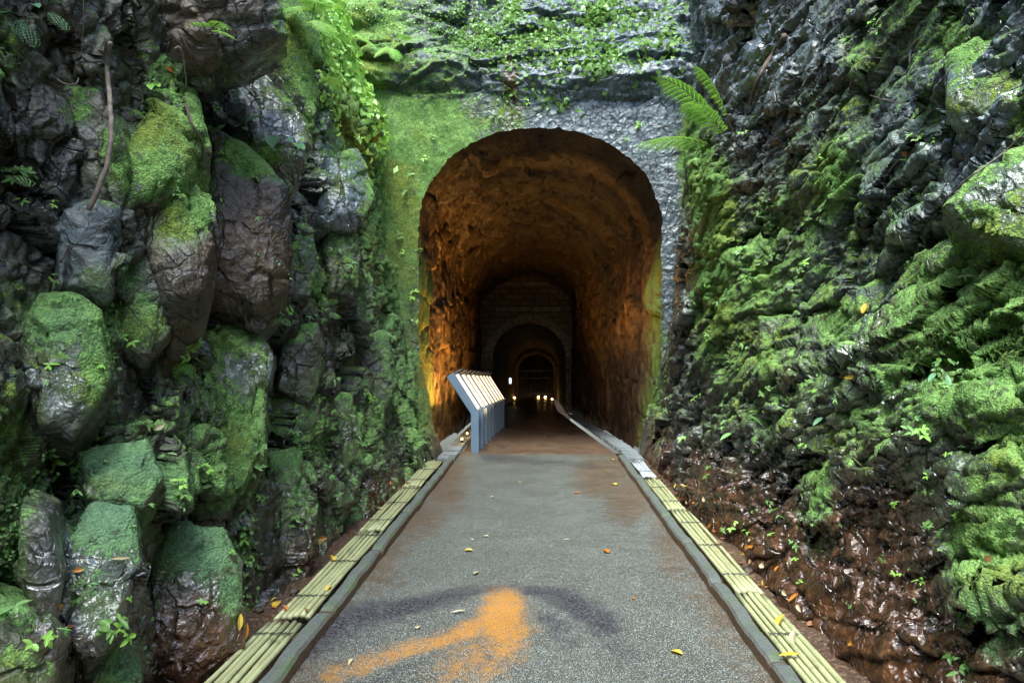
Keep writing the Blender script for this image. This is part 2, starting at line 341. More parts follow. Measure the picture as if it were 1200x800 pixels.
def cliff(name, side):
    ys = y_rows(-9, 10.75, .0038); s = 100 if side < 0 else 300
    zs = np.concatenate([np.arange(-.25, 4.2, .0125), np.arange(4.2, 7.2, .022), np.arange(7.2, 9.0, .12)])
    def bank(Y, Z): return left_base(Y, Z) if side < 0 else right_base(Y, Z)
    def full(Y, Z):
        return np.stack([bank(Y, Z)-side*cliff_h(np.stack([np.full_like(Y, side*2.0), Y, Z], -1), side), Y, Z], -1)
    # rows follow the true length of the rock surface so that steep steps get enough points
    yc = ys[::2] if side > 0 else np.sort(np.concatenate([ys, (ys[1:]+ys[:-1])/2])); zc = zs[::3] if side > 0 else zs[::2]; Yc, Zc = np.meshgrid(yc, zc, indexing='ij'); Vc = full(Yc, Zc)
    dl = np.linalg.norm(np.diff(Vc, axis=0), axis=-1)*np.where(Yc[:-1] > 1.6, 1/np.maximum(Yc[:-1], 2.6), .03)
    L = np.concatenate([np.zeros((1, len(zc))), np.cumsum(dl, 0)]); L /= L[-1]
    t0 = np.interp(ys, yc, np.linspace(0, 1, len(yc))); Ym = np.zeros((len(ys), len(zc)))
    u = np.linspace(0, 1, len(ys))
    for k in range(len(zc)): Ym[:, k] = np.interp(u, L[:, k], yc)
    Kp = 4 if side > 0 else 3; pad = np.pad(Ym, ((0, 0), (Kp, Kp)), mode='edge'); Ym = sum(pad[:, q:q+len(zc)] for q in range(2*Kp+1))/(2*Kp+1)
    Yg = np.zeros((len(ys), len(zs)))
    for k in range(len(ys)): Yg[k] = np.interp(zs, zc, Ym[k])
    Zg = np.broadcast_to(zs[None, :], Yg.shape).copy()
    V = full(Yg, Zg)
    P3 = V.copy()
    V[..., 1] += .03*fbm(P3*3+5, 2, s+90)+.02*fbm(P3*9, 3, s+92); V[..., 2] += .03*fbm(P3*3+50, 2, s+91)+.02*fbm(P3*9+20, 3, s+93)
    n = grid_normals(V)
    if n[..., 0].mean()*side > 0: n = -n
    A = A_L@np.diag((1, 1, .75)) if side < 0 else A_R
    rug = .4+.6*sstep(-.3, .3, fbm(P3*1.3+70, 3, s+75))
    du = np.linalg.norm(np.gradient(V, axis=0), axis=-1); fit = np.clip(.05/np.maximum(du, .01), .15, 1)
    d2, _ = joints(P3, .42, A, s+35, 1.8, .10, .5, .05)
    d3, c3 = joints(P3, .18, A, s+40, 1.9, .12, .5, .07); d4, c4 = joints(P3, .08, A, s+45, 1.8, .14, .5, .08)
    V = V+n*((.07*d2+.08*d3*rug+.036*d4*rug-.018*c3+.009*fbm(P3*13, 4, s+94, .6))*fit*sstep(-.1, .4, Zg)*(sstep(10.3, 9.3, Yg)*.7+.3))[..., None]
    n = grid_normals(V)
    if n[..., 0].mean()*side > 0: n = -n
    at = attributes(V, n, .03 if side < 0 else .03,   .22 if side < 0 else .10, wet=.18, pale=0.05)
    m = np.clip(at['moss'], 0, 1).reshape(Yg.shape)[..., None]
    V = V+n*m*(.003+.008*fbm(P3*22, 3, s+95)[..., None]+.008*vn(P3*60, 3)[..., None])
    n2 = grid_normals(V)
    if n2[..., 0].mean()*side > 0: n2 = -n2
    me = np_mesh(name, V.reshape(-1, 3), grid_faces(*Yg.shape, flip=(side > 0)), at, False)
    o = link(name, me, ROCK_L if side < 0 else ROCK_R); tag(o, kind='structure')
    return o, V.reshape(-1, 3), n2.reshape(-1, 3), at
cliffL, VL, NL, AL = cliff('cliff_left', -1)
cliffR, VR, NR, AR = cliff('cliff_right', 1)

# the hill on top of both cliffs
def hill(name, pts):
    V = []; nv = len(pts[0])
    for row in pts: V += row
    me = np_mesh(name, np.array(V), grid_faces(len(pts), nv)); o = link(name, me, simple('hill_soil', (.05, .07, .025), .9, .5, 3, .6, 8, .1)); tag(o, kind='structure')
rows = []
for k in range(25):
    y = -9+k*2.0
    rows.append([(-30, y, 14), (-12, y, 10.5), (-3.2 - (1.2 if y > 6 else 0), y, 8.9)])
hill('hill_left', rows)
rows = []
for k in range(25):
    y = -9+k*2.0
    rows.append([(4.0, y, 8.9), (12, y, 11), (30, y, 15)])
hill('hill_right', rows)

# ------------------------------------------------------------------ tunnel portal face
def arch_pts(hw, spring, crown, floor, n, pw=2.15):
    a = np.linspace(0, np.pi, int(n*.5)); c, s_ = np.cos(a), np.sin(a)
    ax = -np.sign(c)*np.abs(c)**(2/pw)*hw; az_ = spring+np.abs(s_)**(2/pw)*(crown-spring)
    m = int(n*.25); zl = np.linspace(floor, spring, m, endpoint=False)
    return np.concatenate([np.stack([np.full(m, -hw), zl], -1), np.stack([ax, az_], -1), np.stack([np.full(m, hw), zl[::-1]], -1)])
PY = 10.12
ARCH = arch_pts(1.80, 3.35, 4.86, -.12, 640)
def portal_disp(P):
    B = np.diag((.6, 1, 1.5))
    j1, c1 = joints(P, .9, B, 500, 1.7, .15, .6, .05)
    j2, c2 = joints(P, .30, B, 520, 1.5, .2, .5, .06)
    j3, c3 = joints(P, .1, B, 525, 1.4, .2, .4, .06)
    up = sstep(5.15, 5.6, P[..., 2])
    right = sstep(-.2, .6, P[..., 0])
    calm = .025*fbm(P*2.2, 3, 530)+.010*fbm(P*9, 4, 533)+(.02*j1+.025*j2*sstep(0, .3, fbm(P*1.2, 2, 531))+.010*j3)*(.25+.75*right)
    rough = .20*j1+.10*j2+.035*j3+.14*fbm(P*2, 4, 540)-.04*c1+.03*fbm(P*9, 4, 545)+.22*ledges(P, np.eye(3), .55, 550)
    return calm*(1-up)+rough*up
def portal():
    n = len(ARCH); M = 230
    ang = ARCH-np.array((0, 2.4))
    H = 3.6; top = 9.2
    outer = []
    for (x, z) in ARCH:
        dx, dz = x, z-2.6
        if z <= 3.35: outer.append((math.copysign(H, x), z*1.15 if z > 0 else z))
        else:
            t = (z-3.35)/(4.86-3.35); a = math.atan2(z-3.35, x); u = x/1.8
            # walk along the outer box: up the side, then across the top
            l = math.acos(max(-1, min(1, u)))          # 0 right .. pi left
            per = l/math.pi*(2*(top-3.85)+2*H)
            if per < top-3.85: outer.append((H, 3.85+per))
            elif per < top-3.85+2*H: outer.append((H-(per-(top-3.85)), top))
            else: outer.append((-H, top-(per-(top-3.85)-2*H)))
    outer = np.array(outer)
    s = np.linspace(0, 1, M)**1.15
    XZ = ARCH[:, None, :]*(1-s)[None, :, None]+outer[:, None, :]*s[None, :, None]
    X, Z = XZ[..., 0], XZ[..., 1]
    P = np.stack([X, np.full_like(X, PY), Z], -1)
    h = portal_disp(P)
    edge = np.clip(1-s*14, 0, 1)[None, :]
    wob = (.035*fbm(P*4, 4, 560)+.03*fbm(P*11, 3, 561))*edge
    lean = .55*np.clip(Z-5.5, 0, 9)**1.0*.8
    V = np.stack([X*(1+wob/2), PY-h*(1-.7*edge)+lean-.22*sstep(5.3, 5.7, Z)*sstep(6.6, 5.9, Z), Z+wob], -1)
    nn = grid_normals(V)
    if nn[..., 1].mean() > 0: nn = -nn
    at = attributes(V, nn, .05, .15, wet=.12, pale=.06)
    m = np.clip(at['moss'], 0, 1).reshape(X.shape)[..., None]
    V[..., :] += nn*m*(.006+.014*fbm(P*20, 3, 570)[..., None])
    me = np_mesh('rock_face', V.reshape(-1, 3), grid_faces(n, M), at)
    o = link('rock_face', me, ROCK_P); tag(o, kind='structure')
    return o, V.reshape(-1, 3), nn.reshape(-1, 3), at, V[:, 0]
portalO, VP, NP, AP, RIM = portal()
rows = []
for k in range(15): rows.append([(-7+k, 12.3, 9.0), (-7+k, 20, 12), (-7+k, 40, 16)])
hill('hill_top', rows)

# ------------------------------------------------------------------ tunnel
def floor_z(y): return np.where(y < 10.3, 0.0, -.047*(y-10.3))
def floor_x(y): return np.interp(y, (10.3, 25, 46), (0, -.50, -.28))
def tunnel_material():
    n = N('tunnel_rock')
    n1 = n.noise(1.5, 6, .6, dist=.6); n2 = n.noise(6, 6, .65, co=n.scale((1, .45, 1)), dist=.8); n3 = n.noise(30, 5, .65)
    st = n.noise(1.0, 6, .65, co=n.scale((8, 8, .9)), dist=.3)
    c = n.mix(n.rng(n2, .38, .68), (.022, .013, .008), (.15, .08, .033))
    c = n.mix(n.math('MULTIPLY', n.rng(st, .5, .72), .7), c, (.30, .17, .075))
    c = n.mix(n.rng(n3, .5, .75), c, (.03, .019, .011))
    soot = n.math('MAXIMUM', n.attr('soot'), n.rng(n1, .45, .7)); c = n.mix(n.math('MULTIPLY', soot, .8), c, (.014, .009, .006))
    g = n.attr('moss'); gf = n.rng(n.math('ADD', g, n.math('MULTIPLY', n.math('SUBTRACT', st, .5), 1.2)), .25, .7)
    c = n.mix(gf, c, n.mix(n3, (.04, .07, .015), (.14, .19, .03)))
    h = n.math('ADD', n2, n.math('MULTIPLY', n3, .35))
    return n.out(c, n.rng(n1, .3, .7, .45, .8), n.bump(h, .8, .05), .4)
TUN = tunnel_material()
tunnel = empty('tunnel', (0, PY, 0), 'old rock-hewn railway tunnel with rough orange lit walls and stone faced inner arch', 'tunnel')
OFF = np.array((0, PY, 0))
def tube(name, rings, ys, mat, smooth=True, attrs=None):
    V = np.stack(rings, 0)-OFF
    me = np_mesh(name, V.reshape(-1, 3), grid_faces(V.shape[0], V.shape[1], flip=True), attrs)
    return link(name, me, mat, tunnel)
ys = np.concatenate([np.arange(PY+.0, 18, .035), np.arange(18, 25.05, .07)])
rings = []
for i, y in enumerate(ys):
    if i == 0: rings.append(RIM+np.array((0, .0, 0))); continue
    t = (y-PY)/(25-PY)
    step = .10*sstep(15.9, 16.1, y)+.07*sstep(20.4, 20.6, y)
    fz = float(floor_z(y))-.12
    hw = 1.84-.02*t-step; cr = 4.88+(4.42-4.88)*t-step; sp = 3.35+(2.95-3.35)*t
    xz = arch_pts(hw, sp, cr, fz, 640)
    rings.append(np.stack([xz[:, 0]+float(floor_x(y)), np.full(len(xz), y), xz[:, 1]], -1))
Rg = np.stack(rings, 0)
cen = np.stack([floor_x(Rg[..., 1]), Rg[..., 1], np.full(Rg.shape[:2], 2.4)], -1)
inward = cen-Rg; inward /= np.linalg.norm(inward, axis=-1, keepdims=True)
arc = np.linspace(0, 1, Rg.shape[1])[None, :]
Q = np.stack([Rg[..., 0]*1.0, Rg[..., 1]*.9, Rg[..., 2]], -1)
ru = joints(Q, .8, np.diag((1, .7, 1)), 700, 1.1)
rv = fbm(np.stack([Rg[..., 0]*2.2, Rg[..., 1]*1.6, Rg[..., 2]*.9], -1), 5, 710)
chis = fbm(np.stack([Rg[..., 0]*1.6, Rg[..., 1]*7, Rg[..., 2]*1.6], -1), 4, 720)
amp = sstep(PY-.02, PY+.8, Rg[..., 1])
dsp = amp*(.09*ru[0]-.03*ru[1]++.11*rv+.06*chis+.02*fbm(Rg*9, 3, 730))
dsp += .16*sstep(12.0, 13.0, Rg[..., 1])*sstep(16.2, 15.6, Rg[..., 1])*(Rg[..., 0] < 0)*sstep(3.2, 2.2, Rg[..., 2])*.6
Rg = Rg+inward*dsp[..., None]
mg = .75*sstep(12.6, 10.3, Rg[..., 1])*sstep(4.0, 2.6, Rg[..., 2])+.45*sstep(13.5, 11.5, Rg[..., 1])*sstep(1.2, .2, Rg[..., 2])
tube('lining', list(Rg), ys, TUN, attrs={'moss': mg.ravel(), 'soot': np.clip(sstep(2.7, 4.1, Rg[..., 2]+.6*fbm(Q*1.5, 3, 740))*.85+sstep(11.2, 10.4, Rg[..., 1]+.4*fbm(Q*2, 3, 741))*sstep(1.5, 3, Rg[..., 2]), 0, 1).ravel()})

# stone facing where the tunnel narrows
def masonry(name, c1, c2, mortar, sx=.34, sz=.2):
    n = N(name)
    sep = n.new('ShaderNodeSeparateXYZ'); n.set(sep.inputs[0], n.co)
    com = n.new('ShaderNodeCombineXYZ'); n.set(com.inputs[0], sep.outputs[0]); n.set(com.inputs[1], sep.outputs[2])
    br = n.new('ShaderNodeTexBrick'); nz = n.new('ShaderNodeTexNoise'); n.set(nz.inputs['Vector'], n.co); nz.inputs['Scale'].default_value = 3
    n.set(br.inputs['Vector'], n.mix(.06, com.outputs[0], nz.outputs['Color']))
    br.inputs['Scale'].default_value = 1; br.inputs['Brick Width'].default_value = sx; br.inputs['Row Height'].default_value = sz
    br.inputs['Mortar Size'].default_value = .018; br.inputs['Mortar Smooth'].default_value = .3
    n.set(br.inputs['Color1'], c1); n.set(br.inputs['Color2'], c2); n.set(br.inputs['Mortar'], mortar)
    c = n.mix(n.rng(n.noise(4, 5), .4, .75, 0, .7), br.outputs['Color'], (.02, .014, .01))
    h = n.math('ADD', n.math('MULTIPLY', br.outputs['Fac'], -1.2), n.math('MULTIPLY', n.noise(14, 5), .8))
    return n.out(c, .75, n.bump(h, 1, .04))
STONE = masonry('tunnel_stone', (.11, .068, .036), (.19, .12, .062), (.05, .032, .018))
BRICK = masonry('tunnel_brick', (.16, .075, .04), (.11, .055, .032), (.04, .028, .02), .23, .08)
def ring_wall(y, outer, inner, thick, name, mat):
    n = len(outer); V = []
    for s_ in np.linspace(0, 1, 26):
        V.append(np.stack([outer[:, 0]*(1-s_)+inner[:, 0]*s_, np.full(n, y), outer[:, 1]*(1-s_)+inner[:, 1]*s_], -1))
    V.append(np.stack([inner[:, 0], np.full(n, y+thick), inner[:, 1]], -1))
    V = np.stack(V, 0); V[:26, :, 1] -= .05*fbm(V[:26]*2.5, 3, 800)
    me = np_mesh(name, (V-OFF).reshape(-1, 3), grid_faces(V.shape[0], n, flip=False), None, False)
    return link(name, me, mat, tunnel)
fz = float(floor_z(25.0))
o25 = arch_pts(1.95, 2.95, 4.75, fz-.1, 160)+np.array((-.50, 0)); i25 = arch_pts(1.33, 1.25, 2.50, fz-.1, 160, 2.0)+np.array((-.40, 0))
ring_wall(25.0, o25, i25, .3, 'stone_facing', STONE)
def voussoirs(name, y, hw, spring, crown, xo, n, depth, proud, mat, floor=None):
    bm = bmesh.new()
    a0 = np.linspace(0, np.pi, n+1)
    for k in range(n):
        a, b = a0[k]+.008, a0[k+1]-.008
        d = depth*(1+.12*rnd.uniform(-1, 1)); pr = proud*(1+.4*rnd.uniform(-1, 1))
        vs_ = []
        for yy in (y-pr, y+.08):
            for (rr, aa) in ((0, a), (d, a), (d, b), (0, b)):
                vs_.append(bm.verts.new((xo-math.cos(aa)*(hw+rr), yy-PY, spring+math.sin(aa)*(crown-spring+rr))))
        for f in ((0, 1, 2, 3), (7, 6, 5, 4), (0, 4, 5, 1), (1, 5, 6, 2), (2, 6, 7, 3), (3, 7, 4, 0)):
            bm.faces.new([vs_[i] for i in f])
    bmesh.ops.recalc_face_normals(bm, faces=bm.faces)
    return from_bm(name, bm, mat, tunnel)
VST = simple('voussoir_stone', (.20, .135, .085), .8, .45, 5, .8, 20, .02)
voussoirs('arch_ring', 24.97, 1.34, 1.25, 2.51, -.40, 19, .30, .07, VST)
for zc, hh, xw, pr in ((3.02, .16, 1.12, .12), (3.95, .12, .8, .07)):   # rough string courses over the inner arch
    x = -xw; bm = bmesh.new()
    while x < xw:
        wd = rnd.uniform(.16, .34); r_ = bmesh.ops.create_cube(bm, size=1)['verts']
        bmesh.ops.scale(bm, vec=(wd*.94, pr*rnd.uniform(1.4, 2.2), hh*rnd.uniform(.8, 1)), verts=r_)
        bmesh.ops.translate(bm, vec=(-.5+x+wd/2, 24.95-PY, zc+rnd.uniform(-.015, .015)), verts=r_); x += wd
    from_bm('string_course', bm, VST, tunnel)
rings = []
yi = np.arange(25.3, 50.3, .25)
for y in yi:
    f_ = float(floor_z(y)); xo = float(np.interp(y, (25, 46), (-.40, -.28)))
    xz = arch_pts(1.36, 1.25-.047*(y-25), 2.52-.047*(y-25), f_-.1, 120, 2.0)
    rings.append(np.stack([xz[:, 0]+xo, np.full(len(xz), y), xz[:, 1]], -1))
tube('brick_lining', rings, yi, BRICK)
fe = float(floor_z(45.0))
o45 = arch_pts(1.5, .31, 1.7, fe-.1, 120, 2.0)+np.array((-.28, 0)); i45 = arch_pts(1.12, .15, 1.18, fe-.1, 120, 2.0)+np.array((-.28, 0))
ring_wall(44.0, o45, i45, .4, 'end_facing', BRICK)
voussoirs('brick_ring', 43.97, 1.13, .15, 1.19, -.28, 27, .2, .05, simple('pale_brick', (.17, .10, .055), .8, .4, 9), None)
bm = bmesh.new(); r_ = bmesh.ops.create_cube(bm, size=1)['verts']
bmesh.ops.scale(bm, vec=(5, .3, 9), verts=r_); bmesh.ops.translate(bm, vec=(-.3, 50.1-PY, 0), verts=r_)
from_bm('end_wall', bm, BRICK, tunnel)

# ------------------------------------------------------------------ ground and path
SOIL = N('gutter_soil')
_n = SOIL
c = _n.mix(_n.noise(5, 6, .65), (.028, .015, .009), (.095, .05, .026)); c = _n.mix(_n.rng(_n.noise(40, 4), .5, .7), c, (.2, .13, .07))
_n.out(c, _n.rng(_n.noise(4, 3), .3, .7, .2, .7), _n.bump(_n.noise(30, 6, .7), .9, .03))
xs = np.concatenate([np.linspace(-7, -2.1, 12), np.linspace(-2.0, 2.0, 170), np.linspace(2.1, 7, 12)])
yg = np.concatenate([np.arange(-14, 2, .4), np.arange(2, 11.2, .04)])
Yg, Xg = np.meshgrid(yg, xs, indexing='ij'); P = np.stack([Xg, Yg, 0*Xg], -1)
Z = -.035+.05*fbm(P*2.2, 4, 900)*sstep(1.35, 1.65, np.abs(Xg))+.015*fbm(P*14, 3, 901)*sstep(1.3, 1.6, np.abs(Xg))-.02*sstep(1.7, 1.2, np.abs(Xg))
Z = np.where(Yg > 10.35, Z-.08*(Yg-10.35), Z)
me = np_mesh('ground', np.stack([Xg, Yg, Z], -1).reshape(-1, 3), grid_faces(*Xg.shape, flip=True))
tag(link('ground', me, SOIL.m), kind='structure')

BROWN = [(705, 560, 30, 22, 1), (735, 590, 24, 30, .8), (530, 570, 22, 30, .8), (500, 610, 40, 26, .55), (450, 660, 40, 40, .5), (790, 650, 30, 60, .5), (850, 720, 40, 60, .5), (600, 530, 90, 7, .6), (640, 545, 90, 8, .4), (560, 560, 50, 12, .4), (400, 800, 80, 40, .4), (880, 790, 60, 60, .4)]
xs = np.linspace(-1.19, 1.19, 190)
yg = np.concatenate([np.arange(-14, 2.4, .3), np.arange(2.4, 7, .018), np.arange(7, 12, .03), np.arange(12, 46.1, .2)])
Yg, Xg = np.meshgrid(yg, xs, indexing='ij'); P = np.stack([Xg, Yg, 0*Xg], -1)
edge = sstep(1.12, 1.19, np.abs(Xg))
half = 1.0+.0*Yg
Xr = np.where(Xg < 0, Xg*1.025, Xg*.955)*np.interp(Yg, (0, 10, 14, 24.5, 46), (1.0, 1.0, 1.0, 1.0, .95))+floor_x(Yg)*sstep(10.3, 12, Yg)
Z = floor_z(Yg)+.006*fbm(P*1.7, 3, 910)+.012*np.clip(1-(Xg/1.19)**2, 0, 1)-.004*edge
V = np.stack([Xr, Yg, Z], -1)
wp = P+.0; wp[..., 0] += .07*fbm(P*4.0, 4, 915); wp[..., 1] += .10*fbm(P*3.6, 4, 916)
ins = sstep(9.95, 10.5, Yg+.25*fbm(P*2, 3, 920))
def strokes(P, L):
    px, py = pix(P); px = np.nan_to_num(px, nan=-9999); py = np.nan_to_num(py, nan=-9999); o = np.zeros(px.shape)
    for x0, y0, r0, x1, y1, r1, w0, w1 in L:
        dx, dy = x1-x0, y1-y0; t = np.clip(((px-x0)*dx+(py-y0)*dy)/(dx*dx+dy*dy), 0, 1)
        d = np.hypot(px-x0-t*dx, (py-y0-t*dy)*1.25)/(r0+(r1-r0)*t)
        o = np.maximum(o, (w0+(w1-w0)*t)*np.exp(-np.minimum(d*d, 30)*.7))
    return o
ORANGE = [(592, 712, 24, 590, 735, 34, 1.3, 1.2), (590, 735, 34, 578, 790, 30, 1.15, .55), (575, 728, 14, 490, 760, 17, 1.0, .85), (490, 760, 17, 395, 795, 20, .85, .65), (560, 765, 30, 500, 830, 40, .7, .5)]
ARC = [(320, 780, 30, 400, 732, 26, .8, 1), (400, 732, 24, 500, 706, 12, 1, 1), (500, 706, 12, 590, 690, 8, 1, .9), (590, 690, 8, 660, 702, 14, .9, 1), (660, 704, 16, 715, 735, 24, 1, .9), (715, 735, 24, 745, 785, 28, .8, .4), (640, 725, 14, 680, 760, 26, .9, .5), (520, 772, 9, 430, 808, 14, .7, .6), (570, 537, 8, 700, 546, 8, .8, .5)]
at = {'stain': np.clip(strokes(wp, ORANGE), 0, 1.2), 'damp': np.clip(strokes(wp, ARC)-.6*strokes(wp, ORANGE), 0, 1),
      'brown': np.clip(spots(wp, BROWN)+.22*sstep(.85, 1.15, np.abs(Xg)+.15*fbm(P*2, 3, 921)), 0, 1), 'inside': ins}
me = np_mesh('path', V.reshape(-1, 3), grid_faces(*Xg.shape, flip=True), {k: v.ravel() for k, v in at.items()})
n = N('path_aggregate')
cell = n.vor(150, 'F1', 'Color'); cd_ = n.vor(150)
sepc = n.new('ShaderNodeSeparateColor'); n.set(sepc.inputs[0], cell)
big = n.noise(2.2, 5, .6); med = n.noise(9, 5, .65)
sp = n.rng(sepc.outputs[0], .35, 1.0)
c = n.mix(sp, n.mix(big, (.055, .07, .062), (.105, .125, .108)), n.mix(sepc.outputs[1], (.20, .22, .205), (.42, .44, .43)))
c = n.mix(n.rng(cd_, .35, .6), c, (.05, .05, .04))
c = n.mix(n.rng(med, .45, .75, 0, .5), c, (.09, .085, .055))
bf = n.rng(n.math('ADD', n.attr('brown'), n.math('MULTIPLY', n.math('SUBTRACT', med, .5), .9)), .3, .8)
c = n.mix(n.math('MULTIPLY', bf, .65), c, n.mix(sp, (.05, .027, .012), (.15, .09, .045)))
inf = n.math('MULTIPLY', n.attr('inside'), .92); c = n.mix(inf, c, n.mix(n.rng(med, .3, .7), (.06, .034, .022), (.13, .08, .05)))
df = n.rng(n.math('ADD', n.attr('damp'), n.math('MULTIPLY', n.math('SUBTRACT', med, .5), 1.0)), .2, 1.05)
c = n.mix(n.math('MULTIPLY', df, .9), c, n.mix(sp, (.016, .014, .017), (.10, .095, .11)))
fine = n.noise(38, 5, .7)
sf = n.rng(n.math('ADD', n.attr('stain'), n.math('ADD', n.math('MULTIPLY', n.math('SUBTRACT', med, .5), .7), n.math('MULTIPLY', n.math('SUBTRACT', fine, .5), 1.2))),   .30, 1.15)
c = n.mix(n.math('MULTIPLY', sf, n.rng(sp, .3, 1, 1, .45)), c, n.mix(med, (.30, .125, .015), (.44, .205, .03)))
rr = n.fmix(df, n.rng(big, .3, .7, .36, .6), .26); rr = n.fmix(inf, rr, n.rng(big, .3, .7, .25, .5))
h = n.math('ADD', n.math('SUBTRACT', 1.0, n.math('MULTIPLY', cd_, 1.5)), n.math('MULTIPLY', med, .6))
n.out(c, rr, n.bump(h, .5, .006), .45)
tag(link('path', me, n.m), kind='structure')

# ------------------------------------------------------------------ small-shape helpers
def add_tube(bm, pts, rads, seg=7, cap=True):
    rings = []
    pts = [Vector(p) for p in pts]
    for i, p in enumerate(pts):
        d = (pts[min(i+1, len(pts)-1)]-pts[max(i-1, 0)]).normalized()
        a = d.orthogonal().normalized() if i == 0 else (rings_a-d*rings_a.dot(d)).normalized()
        rings_a = a; b = d.cross(a)
        r = rads[i] if hasattr(rads, '__len__') else rads
        rings.append([bm.verts.new(p+a*math.cos(2*math.pi*k/seg)*r+b*math.sin(2*math.pi*k/seg)*r) for k in range(seg)])
    for i in range(len(rings)-1):
        for k in range(seg):
            bm.faces.new((rings[i][k], rings[i][(k+1) % seg], rings[i+1][(k+1) % seg], rings[i+1][k]))
    if cap: bm.faces.new(rings[0][::-1]); bm.faces.new(rings[-1])
def add_box(bm, c_, s_, rot=None, bev=0.0):
    r_ = bmesh.ops.create_cube(bm, size=1)['verts']
    bmesh.ops.scale(bm, vec=s_, verts=r_)
    if rot is not None: bmesh.ops.rotate(bm, cent=(0, 0, 0), matrix=rot, verts=r_)
    bmesh.ops.translate(bm, vec=c_, verts=r_)
    if bev:
        es = list({e for v in r_ for e in v.link_edges}); bmesh.ops.bevel(bm, geom=es, offset=bev, segments=2, affect='EDGES')
def copy_tree(src, name=None, parent=None):
    c_ = src.copy(); col.objects.link(c_); c_.parent = parent
    for ch in list(src.children): copy_tree(ch, None, c_)
    return c_

# ------------------------------------------------------------------ kerbs
n = N('kerb_stone')
c = n.mix(n.noise(6, 6, .65), (.045, .055, .05), (.12, .135, .122))
c = n.mix(n.rng(n.noise(3.2, 5, .65), .5, .72), c, (.055, .10, .025))
sepn = n.new('ShaderNodeNewGeometry'); sx_ = n.new('ShaderNodeSeparateXYZ'); n.set(sx_.inputs[0], sepn.outputs['Normal'])
c = n.mix(n.rng(sx_.outputs[2], .75, .25), c, n.mix(n.noise(12, 5), (.055, .03, .014), (.17, .10, .05)))
KERB = n.out(c, .6, n.bump(n.noise(28, 6, .7), .9, .012))
def kerb_stone(side, y0, y1, label, grp):
    L = y1-y0-.012; bm = bmesh.new()
    ny = max(6, int(L/.05)); hx = .047
    sec = [(-hx, -.06), (-hx, .055), (-hx+.012, .07), (0, .073), (hx-.014, .07), (hx, .052), (hx, -.06)]
    rows = []
    for k in range(ny+1):
        y = -L/2+L*k/ny; sh = 1-.0*k
        e = .012*(1 if k in (0, ny) else 0)
        rows.append([bm.verts.new((x*(1-e*3)+.014*float(fbm(np.array((side*3.0, (y0+y)*4, x*3)), 3, 950)), y, z-(e if z > 0 else 0)+.012*float(fbm(np.array((x*8, (y0+y)*5, side*9.)), 3, 951)))) for x, z in sec])
    for a, b in zip(rows[:-1], rows[1:]):
        for i in range(len(sec)-1): bm.faces.new((a[i], a[i+1], b[i+1], b[i]))
    bm.faces.new(rows[0]); bm.faces.new(rows[-1][::-1])
    bmesh.ops.recalc_face_normals(bm, faces=bm.faces)
    o = from_bm('kerb_stone', bm, KERB, None, (-1.258 if side < 0 else 1.168, (y0+y1)/2, .0))
    tag(o, label, 'kerb stone', grp)
for side, sn in ((-1, 'left'), (1, 'right')):
    y = 1.2
    while y < 9.6:
        L = rnd.uniform(.75, 1.25); L = min(L, 9.9-y)
        kerb_stone(side, y, y+L, f'damp grey kerb stone with brown flank along the {sn} path edge', f'kerb stones on the {sn} side')
        y += L

# ------------------------------------------------------------------ bamboo drain covers
def bamboo_material(name, a, b, d):
    n = N(name); sc_ = n.scale((30, 2.5, 30))
    oi = n.new('ShaderNodeObjectInfo').outputs['Random']
    c = n.mix(n.noise(1, 5, .6, co=sc_), a, b); c = n.mix(n.math('MULTIPLY', oi, .35), c, d)
    c = n.mix(n.rng(n.noise(7, 5, .7), .58, .75), c, tuple(x*.45 for x in d))
    return n.out(c, .42, n.bump(n.noise(1, 5, .6, co=n.scale((120, 6, 120))), .3, .003))
BAM = bamboo_material('bamboo_cane', (.22, .235, .115), (.42, .43, .24), (.15, .165, .07))
BAMG = bamboo_material('weathered_bamboo', (.32, .36, .40), (.48, .52, .55), (.22, .25, .26))
WIRE = simple('tie_wire', (.03, .028, .025), .5)
def bamboo_cover(side, x0, n_c, y0, y1, label, mat):
    L = y1-y0; pitch = .035
    root = empty('bamboo_drain_cover', (side*x0, y0, .055), label, 'drain cover', 'bamboo drain covers along the path')
    for k in range(n_c):
        bm = bmesh.new(); x = side*k*pitch; r0 = .0162+rnd.uniform(-.0025, .0015); a = rnd.uniform(-.03, .0); b = L+rnd.uniform(-.10, .02)
        pts, rad = [], []; y = a; nxt = a+rnd.uniform(.05, .3); bend = rnd.uniform(-.008, .008)
        st = [a]
        while nxt < b-.03:
            st += [nxt-.012, nxt, nxt+.012]; nxt += rnd.uniform(.26, .36)
        st.append(b)
        for q, yy in enumerate(st):
            u = (yy-a)/(b-a); node = (q % 3 == 2) and q < len(st)-1
            pts.append((x+bend*math.sin(u*3.14)+rnd.uniform(-.001, .001), yy, .012+.006*math.sin(u*5+k)+rnd.uniform(-.001, .001)))
            rad.append(r0*(1.12 if node else 1)*(1-.06*u))
        add_tube(bm, pts, rad, 10)
        from_bm('cane', bm, mat, root, None, True)
    for yy in np.arange(.28, L, .68):
        bm = bmesh.new()
        pts = [(side*(-.022+q*.00875), yy+rnd.uniform(-.004, .004), .0325+.003*math.cos(q*1.57)) for q in range(int((n_c*pitch+.02)/.00875))]
        add_tube(bm, pts, .0028, 5)
        add_tube(bm, [(p[0], p[1]+.012, p[2]) for p in pts], .0024, 5)
        from_bm('wire_tie', bm, WIRE, root)
